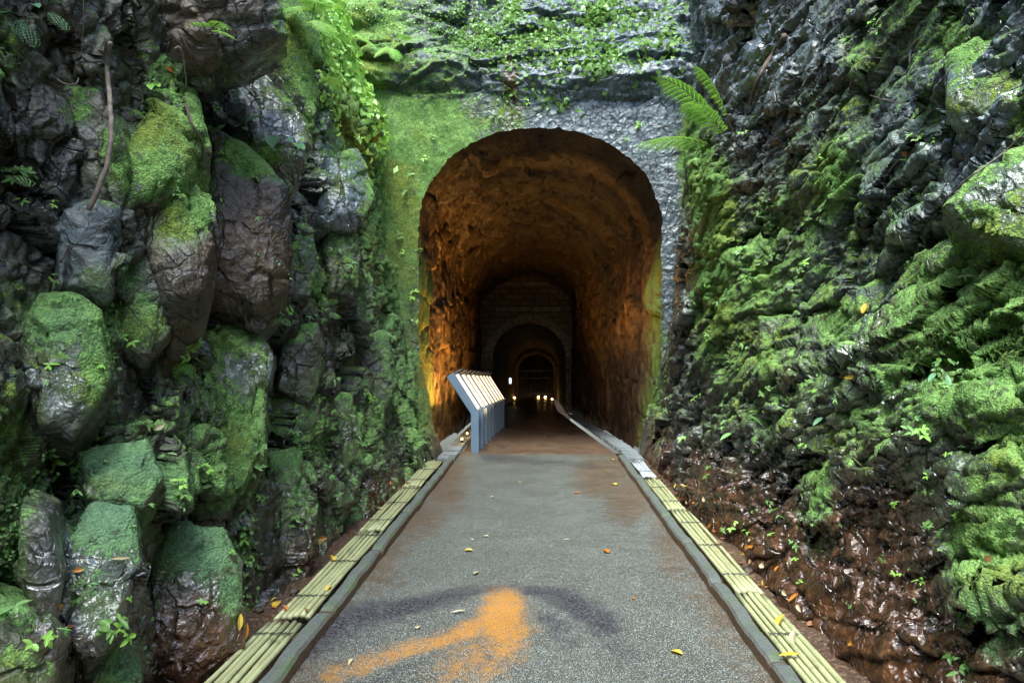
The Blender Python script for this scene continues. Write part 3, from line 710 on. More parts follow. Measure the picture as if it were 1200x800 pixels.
for side, x0, n_c, cuts, sn in ((-1, 1.332, 6, (1.3, 3.9, 5.75, 7.6, 9.35), 'left'), (1, 1.238, 5, (1.3, 4.3, 6.5, 8.05), 'right')):
    nm = ['nearest', 'second', 'third', 'farthest']
    for k in range(len(cuts)-1):
        wd = nm[k] if k < len(cuts)-2 else 'farthest'
        bamboo_cover(side, x0+rnd.uniform(-.01, .01), n_c, cuts[k], cuts[k+1]-.03, f'{wd} length of wired yellow bamboo canes over the {sn} gutter', BAM)
bamboo_cover(1, 1.235, 5, 8.15, 9.3, 'short grey weathered bamboo mat by the right tunnel foot', BAMG)
SLAB = simple('concrete_slab', (.15, .17, .18), .5, .3, 9, .5, 40, .01)
for side, sn in ((-1, 'left'), (1, 'right')):
    y = 9.5; k = 0
    while y < 21:
        bm = bmesh.new(); L = .34
        add_box(bm, (0, 0, 0), (.24, L-.05, .06), Matrix.Rotation(rnd.uniform(-.06, .06), 3, 'Z'), .008)
        o = from_bm('drain_slab', bm, SLAB, None, (side*1.33+float(floor_x(y)), y+L/2, float(floor_z(y))+.035))
        tag(o, f'small grey concrete slab covering the {sn} gutter inside the tunnel', 'drain slab', f'slabs over the {sn} tunnel gutter')
        y += L+(.0 if rnd.random() < .7 else .12)

# ------------------------------------------------------------------ information boards
BLUE = simple('blue_grey_steel', (.105, .155, .215), .42, .10, 4, .08, 90, .002)
DARKM = simple('dark_steel', (.03, .034, .04), .4)
n = N('lit_panel')
lc = n.mix(n.rng(n.noise(3.5, 3), .4, .65), (1, .72, .40), (1, .84, .58))
n.out((.75, .68, .55), .35); n.set(n.b.inputs['Emission Color'], lc); n.b.inputs['Emission Strength'].default_value = .42
PANEL = n.m
def make_board():
    root = empty('information_board', (0, 0, 0), 'x', 'information board', 'slanted information boards inside the tunnel')
    # profile in X (towards the path) and Z; the board leans back towards the wall
    foot = [(-.06, -.05), (.06, -.05), (.06, .63), (-.33, 1.24), (-.435, 1.175), (-.06, .60)]
    bm = bmesh.new()
    for y0, y1 in ((0, .075),):
        a = [bm.verts.new((x, y0, z)) for x, z in foot]; b = [bm.verts.new((x, y1, z)) for x, z in foot]
        bm.faces.new(a); bm.faces.new(b[::-1])
        for i in range(6): bm.faces.new((a[i], b[i], b[(i+1) % 6], a[(i+1) % 6]))
    bmesh.ops.recalc_face_normals(bm, faces=bm.faces)
    bmesh.ops.bevel(bm, geom=list(bm.edges), offset=.006, segments=2, affect='EDGES')
    from_bm('support', bm, BLUE, root)
    d = Vector((-.39, 0, .61)).normalized(); nn = Vector((d.z, 0, -d.x))
    c0 = Vector((.045, .35, .64)); ang = math.atan2(d.x, d.z)
    rot = Matrix.Rotation(ang, 3, 'Y')
    mid = c0+d*.345
    bm = bmesh.new(); add_box(bm, mid-nn*.035, (.03, .52, .70), rot, .004); from_bm('tray', bm, BLUE, root)
    bm = bmesh.new(); add_box(bm, mid-nn*.016, (.012, .47, .64), rot, .002); from_bm('panel', bm, PANEL, root)
    bm = bmesh.new(); add_box(bm, c0+d*.705+nn*.035, (.11, .5, .022), rot, .004); from_bm('lamp_hood', bm, DARKM, root)
    bm = bmesh.new(); add_box(bm, c0+d*.0+nn*.012, (.05, .52, .02), rot, .004); from_bm('lower_lip', bm, BLUE, root)
    return root
board = make_board(); words_ = ['frontmost', 'second', 'third', 'fourth', 'fifth', 'sixth', 'seventh', 'eighth', 'rearmost']
for k in range(9):
    b = board if k == 0 else copy_tree(board)
    y = 10.45+k*.70
    b.location = (-1.0+.012*k, y, float(floor_z(y))); b.rotation_euler = (0, 0, 0)
    b['label'] = f'{words_[k]} lit slanted information board in the blue-grey row, counted from the tunnel mouth' if 0 < k < 8 else (
        'frontmost lit slanted board, its whole blue-grey side facing the tunnel mouth' if k == 0 else 'rearmost lit slanted board, deepest in the blue-grey row')

# ------------------------------------------------------------------ lamps in the tunnel
BULB = emit('warm_lamp', (1, .62, .22), 9.0)
def floor_lamp(loc, power, label, grp, r=.035, c_=(1, .50, .10), glow=BULB, name='floor_lamp', spot=0):
    root = empty(name, loc, label, 'lamp', grp)
    bm = bmesh.new(); add_tube(bm, [(0, 0, -.06), (0, 0, .0), (0, 0, .03)], [r*1.5, r*1.5, r*1.15], 12); from_bm('housing', bm, DARKM, root)
    bm = bmesh.new(); bmesh.ops.create_uvsphere(bm, u_segments=12, v_segments=8, radius=r); from_bm('bulb', bm, glow, root, (0, 0, .05), True)
    if power:
        ld = bpy.data.lights.new('lamp_light', 'SPOT' if spot else 'POINT'); ld.energy = power;
        if spot: ld.spot_size = R(135); ld.spot_blend = .7
        ld.color = c_; ld.shadow_soft_size = .05
        lo = bpy.data.objects.new('lamp_light', ld); col.objects.link(lo); lo.parent = root; lo.location = (0, 0, .2)
        if spot: lo.rotation_euler = (0, R(180+spot), 0)
    return root
for k, (y, p) in enumerate(((11.4, 90), (12.6, 130), (14.0, 60), (15.4, 35), (18.2, 55))):
    floor_lamp((-1.27+float(floor_x(y)), y, float(floor_z(y))+.09), p, 'small warm uplight in the left gutter behind the information boards', 'uplights behind the boards', .014, spot=8)
for (px, py, Y, p, lb) in ((603, 466, 42.5, .5, 'single warm floor lamp at left of the far grille'), (631, 465, 42.5, .45, 'left one of the close pair of floor lamps before the far grille'),
                       (639, 465, 42.6, .45, 'right one of the close pair of floor lamps before the far grille'), (647, 468, 40.5, .4, 'small floor lamp nearest the right tunnel side, reflected in the wet floor')):
    p_ = W(px, py, Y); floor_lamp((p_[0], Y, p_[2]-.05), p, lb, 'floor lamps deep in the tunnel', .06)
# white box sign on the far left of the inner tunnel
p_ = W(598, 446, 31); root = empty('wall_lamp', p_, 'small pale bluish wall lamp deep on the left tunnel side', 'lamp')
bm = bmesh.new(); add_box(bm, (0, 0, 0), (.10, .1, .26), None, .015); from_bm('diffuser', bm, emit('cool_lamp', (.75, .9, 1), .35), root)
bm = bmesh.new(); add_box(bm, (-.085, 0, 0), (.06, .14, .3), None, .01); from_bm('backplate', bm, DARKM, root)
# grille gate
gz = float(floor_z(44.2)); gate = empty('iron_grille', (-.28, 44.3, gz), 'dark iron bar grille closing the far brick arch', 'gate')
bm = bmesh.new()
for k in range(13):
    x = -1.0+k/6.0; add_tube(bm, [(x, 0, 0), (x, 0, 1.6+.95*math.sqrt(max(0, 1-(x/1.15)**2)))], .016, 6)
from_bm('bars', bm, DARKM, gate)
for z in (.25, 1.25, 1.75):
    bm = bmesh.new(); add_box(bm, (0, .02, z), (2.1, .03, .05)); from_bm('rail', bm, DARKM, gate)

# ------------------------------------------------------------------ rock blocks of the left wall
def block(label, poly, Yc, nrm, thick, mat=ROCK_L, moss=0.0, up=.35, name='rock_block', bulge=.12, rough=.014, s=0, group=None, target=.022, **kw):
    nrm = Vector(nrm).normalized(); cxp = sum(p[0] for p in poly)/len(poly); cyp = sum(p[1] for p in poly)/len(poly)
    C0 = Vector(W(cxp, cyp, Yc)); pts = []
    cam_o = Vector((0, 0, CAMZ)); front = []
    for (px, py) in poly:
        d = Vector(((px-CX)/F, 1, (CY-py)/F)); t = (C0-cam_o).dot(nrm)/d.dot(nrm); q = cam_o+d*t; front.append(C0+(q-C0)*1.09)
    cen = sum(front, Vector())/len(front); size = sum((q-cen).length for q in front)/len(front)
    bm = bmesh.new()
    rr = random.Random(s+len(label))
    for q in front:
        e = q-cen
        bm.verts.new(q-nrm*rr.uniform(.02, .10)*size*2-cen); bm.verts.new(e*rr.uniform(.78, .92)+nrm*size*bulge*rr.uniform(.1, .7))
        bm.verts.new(e*1.12-nrm*thick*rr.uniform(.8, 1))
    for q in rr.sample(front, 2): bm.verts.new((q-cen)*rr.uniform(.15, .55)+nrm*size*bulge*rr.uniform(1.0, 1.7))
    g = bmesh.ops.convex_hull(bm, input=bm.verts)
    bmesh.ops.delete(bm, geom=list({v for v in g['geom_interior'] if isinstance(v, bmesh.types.BMVert)}), context='VERTS')
    bmesh.ops.bevel(bm, geom=list(bm.edges), offset=size*.028, segments=1, affect='EDGES', clamp_overlap=True)
    for it in range(7):
        bmesh.ops.triangulate(bm, faces=bm.faces[:])
        es = [e for e in bm.edges if e.calc_length() > target]
        if not es or len(bm.verts) > 26000: break
        bmesh.ops.subdivide_edges(bm, edges=es, cuts=1)
    bm.normal_update()
    V = np.array([v.co for v in bm.verts])+np.array(cen); Nn = np.array([v.normal for v in bm.verts])
    j2, c2 = joints(V, size*.9, np.diag((1, 1.1, .8)), 1000+s, 1.4, .12, .5, .05); j3, c3 = joints(V, .14, np.diag((1, 1, .8)), 1200+s, 1.4, .2, .4, .06)
    V = V+Nn*(.15*size*j2-.03*size*c2+.026*j3*sstep(-.2, .3, fbm(V*2.5, 2, 1290+s))+rough*fbm(V*5, 5, 1300+s, .6))[:, None]
    at = attributes(V, Nn, moss, up, **kw)
    m = np.clip(at['moss'], 0, 1)[:, None]
    V = V+Nn*m*(.006+.014*fbm(V*18, 3, 1400)[:, None])
    for v, q in zip(bm.verts, V): v.co = Vector(q)-cen
    me = bpy.data.meshes.new(name); bm.to_mesh(me); bm.free()
    for k, a in at.items():
        t_ = me.attributes.new(k, 'FLOAT', 'POINT'); t_.data.foreach_set('value', a.astype(np.float32))
    o = link(name, me, mat, None, cen, True); tag(o, label, 'rock', group)
    return o
G = 'jointed rock blocks of the left wall'
LN = (.62, -.75, .12)
BLK = [
 ('huge dark brown rock overhanging the top of the left wall', [(75, -60), (300, -60), (330, 40), (280, 72), (200, 66), (150, 92), (85, 82)], 3.7, (.45, -.85, -.2), 1.0, ROCK_B, .0, {}),
 ('tall leaning slab sheeted with moss at top of the left wall', [(305, -60), (345, -60), (374, 90), (371, 150), (352, 120), (318, 45)], 5.2, (.75, -.6, .25), .7, ROCK_B, .15, {}),
 ('wet bluish rock with shiny face below the leaning mossy slab', [(272, 52), (318, 48), (366, 145), (356, 178), (300, 165), (276, 118)], 5.1, (.55, -.65, .5), .6, ROCK_L, -.1, dict(wet=.5, pale=.3)),
 ('pointed green mossy block in the upper left wall', [(186, 68), (214, 74), (240, 160), (212, 196), (150, 226), (147, 190), (162, 130)], 3.6, (.4, -.68, .72), .7, ROCK_B, .15, {}),
 ('block with bright moss top and dark underside below the pointed one', [(207, 168), (232, 190), (250, 272), (234, 326), (200, 335), (155, 262), (170, 226)], 3.5, (.4, -.72, .5), .7, ROCK_B, .0, {}),
 ('dark rock behind the bare hanging branch with moss along its edge', [(72, 100), (118, 104), (148, 178), (150, 268), (112, 238), (80, 226)], 3.1, (.5, -.85, .1), .6, ROCK_L, -.05, {}),
 ('big square brown block with a mossy sloping top', [(243, 158), (290, 172), (333, 222), (331, 328), (300, 364), (236, 346), (246, 280), (238, 200)], 4.3, (.4, -.88, .2), .8, ROCK_B, -.12, {}),
 ('thin brown wedge under the big square brown block', [(230, 346), (265, 352), (298, 372), (288, 384), (250, 377), (228, 362)], 4.4, (.45, -.85, .1), .5, ROCK_B, -.1, {}),
 ('grey cracked block under the foot of the hanging branch', [(72, 242), (110, 237), (136, 246), (122, 344), (64, 340)], 3.0, (.5, -.85, .1), .6, ROCK_L, .0, dict(pale=.35)),
 ('lichen spotted block wedged right of the mossy boulder', [(131, 302), (184, 286), (197, 302), (195, 388), (166, 424), (127, 400), (124, 350)], 3.3, (.5, -.85, .15), .6, ROCK_L, .05, {}),
 ('tall boulder with green moss strip low on the far left', [(46, 346), (92, 346), (114, 366), (126, 440), (106, 474), (84, 508), (48, 500), (29, 432), (29, 388)], 2.78, (.5, -.8, .3), .6, ROCK_L, .05, {}),
 ('large smooth sloping boulder with a pale wet patch mid left', [(205, 402), (264, 378), (304, 390), (318, 422), (308, 540), (270, 604), (226, 616), (190, 572), (190, 500)], 4.1, (.55, -.72, .42), .9, ROCK_L, .1, dict(wet=.1)),
 ('small rounded mossy block beside the ferns right of the brown block', [(326, 282), (368, 276), (374, 320), (364, 350), (336, 346)], 5.5, (.6, -.75, .2), .5, ROCK_R, .1, {}),
 ('dark brown block in the shadowed gap above the smooth boulder', [(140, 430), (195, 420), (192, 482), (160, 492), (142, 470)], 3.55, (.5, -.85, .0), .5, ROCK_B, -.1, {}),
 ('wet boulder with rippled shiny face and bluish green moss cap', [(76, 642), (110, 592), (154, 600), (166, 660), (142, 722), (100, 762), (70, 742)], 2.62, (.45, -.72, .5), .6, ROCK_B, .0, dict(wet=.6, pale=.2)),
 ('rust streaked boulder standing nearest the left bamboo drain', [(204, 622), (262, 626), (280, 662), (286, 758), (232, 806), (178, 772), (170, 700), (194, 660)], 3.38, (.6, -.72, .3), .7, ROCK_B, .0, dict(rust=.15, wet=.3)),
 ('low rock under bluish green moss above the wet boulder', [(98, 532), (170, 518), (190, 560), (166, 592), (110, 576)], 2.95, (.45, -.7, .55), .6, ROCK_L, .2, {}),
 ('dark smooth upright slab leaning at the far left', [(24, 600), (58, 610), (72, 682), (66, 722), (44, 722), (24, 680)], 2.35, (.5, -.85, .1), .4, ROCK_L, -.4, {}),
 ('brown wet rock low between the two boulders', [(70, 764), (150, 738), (166, 792), (150, 840), (80, 840)], 2.75, (.5, -.8, .3), .5, ROCK_B, .0, dict(wet=.4)),
 ('pale wet block with running sheen under the bright bank', [(384, 182), (420, 172), (440, 230), (420, 262), (382, 250)], 6.7, (.6, -.65, .45), .6, ROCK_L, -.1, dict(wet=.7, pale=.5)),  # its pale tone paints the white sky sheen as colour
 ('upright block below the pale wet block on the far left wall', [(382, 272), (412, 264), (426, 302), (415, 350), (386, 346)], 6.6, (.6, -.75, .15), .6, ROCK_L, .05, dict(wet=.3)),
 ('mossy block between the smooth boulder and the far left wall', [(335, 388), (372, 380), (386, 430), (362, 472), (330, 452)], 5.55, (.6, -.75, .25), .6, ROCK_L, .12, dict(wet=.2)),
 ('low mossy block with rusty foot on the far left wall', [(370, 474), (410, 464), (425, 522), (396, 562), (364, 542)], 6.1, (.6, -.75, .25), .6, ROCK_L, .12, dict(wet=.3)),
 ('bluish mossy block standing low beside the smooth boulder', [(322, 540), (352, 532), (366, 602), (342, 652), (314, 622)], 4.95, (.65, -.7, .2), .6, ROCK_L, .1, dict(wet=.5)),
 ('farthest dark block before the mossy side of the arch', [(426, 402), (455, 392), (468, 450), (446, 492), (422, 470)], 7.7, (.6, -.75, .2), .6, ROCK_L, .05, dict(wet=.2)),
 ('brown rock in the bottom left corner', [(-30, 690), (40, 716), (76, 748), (62, 840), (-40, 840)], 2.25, (.5, -.8, .3), .5, ROCK_B, .05, {}),
]
for i, (lb, poly, Yc, nr, th, mt, ms, kw) in enumerate(BLK):
    block(lb, poly, Yc, nr, th, mt, ms, .38, s=i*7, group=G, **kw)
GR = 'rock outcrops of the right wall'
for i, (lb, poly, Yc, nr, th, mt, ms, kw) in enumerate([
 ('dark overhanging ledge at the right edge of the right wall', [(1105, 238), (1150, 200), (1230, 165), (1240, 292), (1190, 284), (1130, 264)], 3.15, (-.6, -.7, .35), .7, ROCK_R, .2, dict(wet=.3)),
 ('pale bluish slab in the top right corner', [(1112, 62), (1215, 30), (1240, 115), (1160, 146), (1118, 128)], 3.6, (-.65, -.65, .4), .7, ROCK_R, .2, dict(pale=.25, wet=.3)),
 ('small squared brown rock poking from the right wall', [(890, 372), (924, 368), (930, 400), (915, 420), (890, 404)], 6.0, (-.5, -.8, .2), .4, ROCK_B, -.1, {}),
 ('grey mossy nose of rock mid right wall', [(1006, 338), (1046, 322), (1052, 352), (1030, 372), (1006, 364)], 4.45, (-.55, -.75, .3), .4, ROCK_R, .1, dict(pale=.4)),
]): block(lb, poly, Yc, nr, th, mt, ms, .38, s=300+i*7, group=GR, **kw)
bpy.context.view_layer.update()
dg = bpy.context.evaluated_depsgraph_get()
def hit(px, py):
    d = Vector(((px-CX)/F, 1, (CY-py)/F)).normalized()
    ok, loc, nr, idx, ob, m_ = scene.ray_cast(dg, Vector((0, 0, CAMZ)), d)
    return (loc, nr if nr.dot(d) < 0 else -nr, ob) if ok else None

# ------------------------------------------------------------------ leaf carpets (nobody could count them)
def leaf_cloud(name, pts, nrm, size, mat, seed, jitter=.5, lift=.5, aspect=.55):
    rg = np.random.default_rng(seed); n_ = len(pts)
    s_ = size*(.5+rg.random(n_))[:, None]
    d = rg.normal(size=(n_, 3)); d -= nrm*(d*nrm).sum(-1, keepdims=True)*.75; d[:, 2] -= .3; d /= np.linalg.norm(d, axis=-1, keepdims=True)
    up = nrm+jitter*rg.normal(size=(n_, 3)); sd_ = np.cross(d, up); sd_ /= np.maximum(np.linalg.norm(sd_, axis=-1, keepdims=True), 1e-6)
    nn = np.cross(sd_, d)
    b0 = pts+nrm*s_*lift*rg.random((n_, 1))
    v = np.stack([b0, b0+d*s_*.5+sd_*s_*aspect*.5+nn*s_*.10, b0+d*s_+nn*s_*.0, b0+d*s_*.5-sd_*s_*aspect*.5+nn*s_*.10], 1).reshape(-1, 3)
    a = np.arange(n_)*4
    me = np_mesh(name, v, np.stack([a, a+1, a+2, a+3], -1), None, False)
    o = link(name, me, mat); tag(o, kind='stuff'); return o
def pick(V, weight, n_, seed, y_min=1.5):
    wgt = np.where(V[:, 1] > y_min, weight, 0); wgt = np.clip(wgt, 0, None)
    px, py = pix(V); wgt = np.where((px > -60) & (px < 1260) & (py > -60) & (py < 860), wgt, 0)
    wgt = wgt*np.nan_to_num(V[:, 1], nan=0)
    return np.random.default_rng(seed).choice(len(V), n_, p=wgt/wgt.sum())
i = pick(VR, np.clip(AR['moss']-.45, 0, .5)**1.3, 60000, 1); leaf_cloud('moss_carpet', VR[i], NR[i], .011, TEALMOSS, 1)
i = pick(VL, np.clip(AL['moss']-.40, 0, .5)**1.3, 45000, 2); leaf_cloud('moss_carpet', VL[i], NL[i], .011, TEALMOSS, 2)
i = pick(VP, np.clip(AP['moss']-.45, 0, .5), 16000, 3); leaf_cloud('moss_carpet', VP[i], NP[i], .016, TEALMOSS, 3)
CREEP = [(620, 50, 90, 26, 1), (540, 20, 90, 26, .9), (700, 20, 60, 24, .9), (590, 70, 40, 20, .8), (680, 75, 60, 16, .8), (720, 62, 40, 14, .6), (450, 20, 40, 30, .8), (560, 108, 50, 10, .5), (640, 110, 30, 22, .5), (770, 30, 40, 40, .5), (500, 60, 40, 16, .5), (660, 130, 40, 10, .35), (820, 10, 30, 30, .5)]
wc = spots(VP, CREEP)**2*(.25+sstep(.1, .5, fbm(VP*2.5, 4, 66)))
i = pick(VP, wc**1.4, 5200, 4); leaf_cloud('creeper_leaves', VP[i], NP[i], .07, LEAF_CREEP, 4, .8, 1.1, .7)
UPL = [(400, 30, 55, 45, 1.2), (440, 90, 26, 60, .8), (385, 80, 20, 40, .6), (370, 10, 30, 30, 1), (425, 150, 12, 60, .3), (455, 60, 20, 30, .6)]
wc = spots(VL, UPL)**2*(.2+sstep(-.1, .4, fbm(VL*2.5, 4, 67)))*(VL[:, 1] > 6)
i = pick(VL, wc, 8000, 5, 6); leaf_cloud('bank_foliage', VL[i], NL[i], .12, LEAF_BRIGHT, 5, .7, 1.6)
LOWF = [(20, 640, 30, 60, 1), (25, 600, 20, 30, 1), (270, 690, 16, 40, .8), (20, 700, 30, 40, .6), (90, 545, 50, 14, .5), (125, 400, 8, 50, .6), (145, 770, 20, 30, .6), (290, 640, 10, 30, .4)]
wc = spots(VL, LOWF)**2
i = pick(VL, wc, 2600, 6); leaf_cloud('ground_cover', VL[i], NL[i], .022, LEAF_PALE, 6, .7, 1.2, .8)

# ------------------------------------------------------------------ plants
def leaf_shape(bm, base, d, nrm, L, wd, droop=.25, seg=4):
    d = d.normalized(); sd_ = d.cross(nrm).normalized(); nn = sd_.cross(d)
    prev = None
    for k in range(seg+1):
        u = k/seg; wv = wd*math.sin(math.pi*min(1, (u*.92+.06)))**.8*.5
        p = base+d*L*u-nn*L*droop*u*u
        fold = nn*wv*.35
        row = (bm.verts.new(p-sd_*wv+fold), bm.verts.new(p), bm.verts.new(p+sd_*wv+fold))
        if prev:
            bm.faces.new((prev[0], prev[1], row[1], row[0])); bm.faces.new((prev[1], prev[2], row[2], row[1]))
        prev = row
def make_seedling(seed, kind):
    r_ = random.Random(seed); root_ = None
    bms, bml = bmesh.new(), bmesh.new()
    tips = r_.randint(2, 4)
    for k in range(tips):
        a = r_.uniform(0, 6.28); tip = Vector((math.cos(a)*r_.uniform(.008, .03), math.sin(a)*.03*r_.uniform(.3, 1), r_.uniform(.02, .055)))
        add_tube(bms, [(0, 0, -.006), tip*.55+Vector((0, 0, .004)), tip], .0011, 4)
        m = 3 if kind == 'tri' else r_.randint(1, 4); ls_ = r_.uniform(.7, 1.2)
        for q in range(m):
            b = a+(q-(m-1)/2)*(1.35 if kind == 'tri' else 1.0)
            d = Vector((math.cos(b), math.sin(b), r_.uniform(-.05, .35)))
            leaf_shape(bml, tip, d, Vector((0, 0, 1)), ls_*r_.uniform(.018, .036), ls_*r_.uniform(.010, .02) if kind == 'tri' else .010, r_.uniform(.1, .6))
    ms = bpy.data.meshes.new('stem'); bms.to_mesh(ms); bms.free(); ml = bpy.data.meshes.new('foliage'); bml.to_mesh(ml); bml.free()
    ms.materials.append(STEM); ml.materials.append((LEAF_PALE, LEAF_CREEP, LEAF_PALE, LEAF_BRIGHT)[seed % 4]); return ms, ml
protos = [make_seedling(k, 'tri' if k % 2 else 'many') for k in range(20)]
def place_plant(loc, nr, sc_, label, grp, k, bare=False):
    up = (Vector(nr)*.75+Vector((0, 0, .7))).normalized()
    q = up.to_track_quat('Z', 'Y') @ Matrix.Rotation(rnd.uniform(0, 6.28), 3, 'Z').to_quaternion()
    o = bpy.data.objects.new('seedling', None); col.objects.link(o); o.empty_display_size = .02
    o.location = loc; o.rotation_mode = 'QUATERNION'; o.rotation_quaternion = q; o.scale = (sc_,)*3
    tag(o, label, 'plant', grp)
    for nm, me in zip(('stem', 'foliage'), protos[(k*7) % 20]):
        c_ = bpy.data.objects.new(nm, me); col.objects.link(c_); c_.parent = o
SEED = [  # photo spots where single small plants show, with their size
 (250, 38, 1.3), (215, 420, 1.0), (225, 405, 1.2), (260, 392, 1.2), (300, 395, 1.2), (225, 432, 1.1), (158, 510, 1.2), (170, 508, 1.0), (60, 530, 1.4), (70, 542, 1.3), (158, 600, 1.1), (212, 590, 1), (213, 598, 1), (210, 575, 1),
 (200, 230, .9), (208, 238, .9), (222, 222, .8), (252, 132, 1), (178, 100, .8), (175, 140, .7), (322, 375, 1.3), (330, 368, 1.1), (360, 372, 1.2), (378, 370, 1.3), (388, 445, 1.4), (380, 478, 1.2), (345, 510, 1.3), (302, 535, 1.3), (303, 555, 1.1),
 (275, 640, 1.2), (278, 632, 1.2), (130, 742, 1.3), (98, 690, 1), (135, 745, 1.2), (412, 320, 1.3), (408, 328, 1.2), (395, 300, 1.2), (430, 470, 1.2), (420, 525, 1.2), (425, 528, 1.3), (455, 400, 1), (470, 300, .9), (480, 520, 1.2),
 (72, 355, .9), (85, 352, .8), (122, 438, .8), (60, 455, .7), (40, 210, 1.2), (20, 210, 1.3), (345, 170, 1), (350, 260, 1), (298, 215, .8), (325, 310, 1), (240, 555, .9), (200, 545, .9), (345, 615, 1.2), (380, 560, 1.2), (300, 590, 1.1), (100, 575, 1), (190, 640, 1), (8, 720, 1.4), (40, 760, 1.3),
 (875, 405, 1.3), (900, 460, 1.1), (955, 460, 1.3), (965, 465, 1.2), (975, 470, 1.2), (945, 455, 1.1), (940, 325, 1.2), (950, 312, 1.1), (870, 300, 1.2), (880, 330, 1), (905, 480, 1.3), (890, 490, 1.3), (855, 505, 1.3), (1105, 440, 1.2), (1075, 500, 1.1), (1080, 510, 1.2), (1075, 515, 1.3),
 (1070, 170, 1), (1032, 28, 1.2), (1040, 30, 1.1), (1120, 790, 1.5), (1125, 785, 1.6), (1128, 793, 1.5), (875, 632, 1), (908, 598, 1.2), (915, 605, 1.1), (930, 640, 1), (935, 660, .9), (1065, 575, 1), (1140, 325, 1.1), (1125, 355, 1), (820, 470, 1.2), (815, 440, 1.2), (830, 400, 1.2), (850, 360, 1.2), (800, 520, 1.1), (785, 480, 1.1), (835, 560, 1.1), (990, 210, 1), (870, 165, 1.2), (885, 145, 1.2), (960, 215, .8), (1010, 190, .8), (860, 620, 1.1),
 (478, 235, 1.2), (480, 210, 1.1), (520, 200, 1), (497, 190, 1), (508, 165, 1), (470, 280, 1), (485, 320, 1.1), (488, 350, 1.1), (487, 380, 1.1), (490, 300, 1), (660, 120, 1.2), (750, 150, 1.2), (735, 165, 1), (580, 145, 1.3), (560, 120, 1.2), (620, 125, 1.2)]
ZONE = lambda x: ('left', 'small pale green seedling rooted in a crack of the mossy left rock wall') if x < 460 else (('portal', 'small green seedling clinging to the flat rock beside the tunnel arch') if x < 770 else ('right', 'small pale green seedling rooted on the mossy right rock wall'))
for k, (px, py, sc_) in enumerate(SEED):
    h_ = hit(px, py)
    if not h_: continue
    z_, lb = ZONE(px)
    place_plant(h_[0], h_[1], sc_*(.75+.11*h_[0].y)*rnd.uniform(.85, 1.1), lb, f'seedlings on the {z_} rock', k)
for k in range(120):
    side = rnd.random() < .5
    px, py = (rnd.uniform(20, 470), rnd.uniform(180, 760)) if side else (rnd.uniform(800, 1190), rnd.uniform(150, 720))
    h_ = hit(px, py)
    if not h_ or h_[2].name.startswith(('path', 'ground', 'kerb', 'cane', 'lining', 'wire')): continue
    z_, lb = ZONE(px)
    place_plant(h_[0], h_[1], rnd.uniform(.45, .85)*(.7+.12*h_[0].y), lb, f'seedlings on the {z_} rock', k)

def frond_mesh(bml, bms, base, tip, arch, L_p, n_p, side_v, seed, stalk=.35):
    r_ = random.Random(seed); base, tip = Vector(base), Vector(tip)
    def P(u): return base.lerp(tip, u)+Vector((0, 0, 1))*arch*math.sin(math.pi*u*.85)
    add_tube(bms, [P(u/14) for u in range(15)], [.0028*(1-.7*u/14) for u in range(15)], 5)
    for k in range(n_p):
        u = stalk+(1-stalk)*(k+.3)/n_p; p = P(u); d = (P(min(1, u+.03))-P(u-.03)).normalized()
        nrm = d.cross(side_v).normalized(); sd_ = nrm.cross(d).normalized()
        if nrm.z < 0: nrm = -nrm
        shape = math.sin(math.pi*(.18+.80*(k+.3)/n_p))**.9
        for sg in (-1, 1):
            L = L_p*shape*r_.uniform(.88, 1.08); pd = (sd_*sg+d*.55-Vector((0, 0, .12))).normalized()
            ps = pd.cross(nrm).normalized(); m = max(3, int(L/.017))
            for q in range(m):
                v = (q+.4)/m; pp = p+pd*L*v-Vector((0, 0, 1))*L*.22*v*v
                ll = min(.040, .25*L_p)*(L/L_p+.35)*math.sin(math.pi*(.22+.76*v))
                for s2 in (-1, 1):
                    dd = (ps*s2+pd*.6-Vector((0, 0, .15))).normalized()
                    a = pp; b = pp+dd*ll*.5+pd*ll*.22; c_ = pp+dd*ll; e = pp+dd*ll*.5-pd*ll*.22
                    up = nrm*ll*.12
                    vs_ = [bml.verts.new(x) for x in (a, b+up, c_, e+up)]
                    bml.faces.new(vs_)
def fern(base, fronds, label, mat=LEAF_BRIGHT, grp=None):
    root = empty('fern', base, label, 'fern', grp)
    for k, (tip, arch, L_p, n_p) in enumerate(fronds):
        bl, bs = bmesh.new(), bmesh.new(); t = Vector(tip)
        sv = t.cross(Vector((0, 0, 1))); sv = sv.normalized() if sv.length > 1e-4 else Vector((1, 0, 0))
        frond_mesh(bl, bs, (0, 0, 0), t, arch, L_p, n_p, sv, k+len(label))
        f_ = from_bm('frond', bl, mat, root); from_bm('stalk', bs, STEM, f_)
    return root
# the bright fern right of the arch: stems rise from the right wall and the blades arch over to the left
h_ = hit(872, 192); B = h_[0]-h_[1]*.02
def rel(px, py, Y): return Vector(W(px, py, Y))-B
Yb = B.y
fern(B, [(rel(770, 100, Yb-.15), .22, .30, 13), (rel(800, 130, Yb-.3), .18, .26, 11), (rel(742, 182, Yb-.25), .22, .30, 13), (rel(812, 90, Yb+.1), .25, .26, 11)],
     'tall bright green fern arching from the right wall beside the tunnel arch')
def small_fern(px, py, tips, label, mat=LEAF_BRIGHT, L=.06, n_=9, arch=.03):
    h_ = hit(px, py)
    if not h_: return
    B = h_[0]; fern(B, [(Vector(W(x, y, B.y-dy))-B, arch, L, n_) for x, y, dy in tips], label, mat)
small_fern(28, 22, [(38, 60, .12), (20, 45, .06)], 'drooping pale fern hanging at the top left corner', LEAF_BLUE, .05)
small_fern(55, 12, [(76, 40, .12), (62, 2, .05)], 'pale fern frond pointing right near the top left corner', LEAF_BLUE, .05)
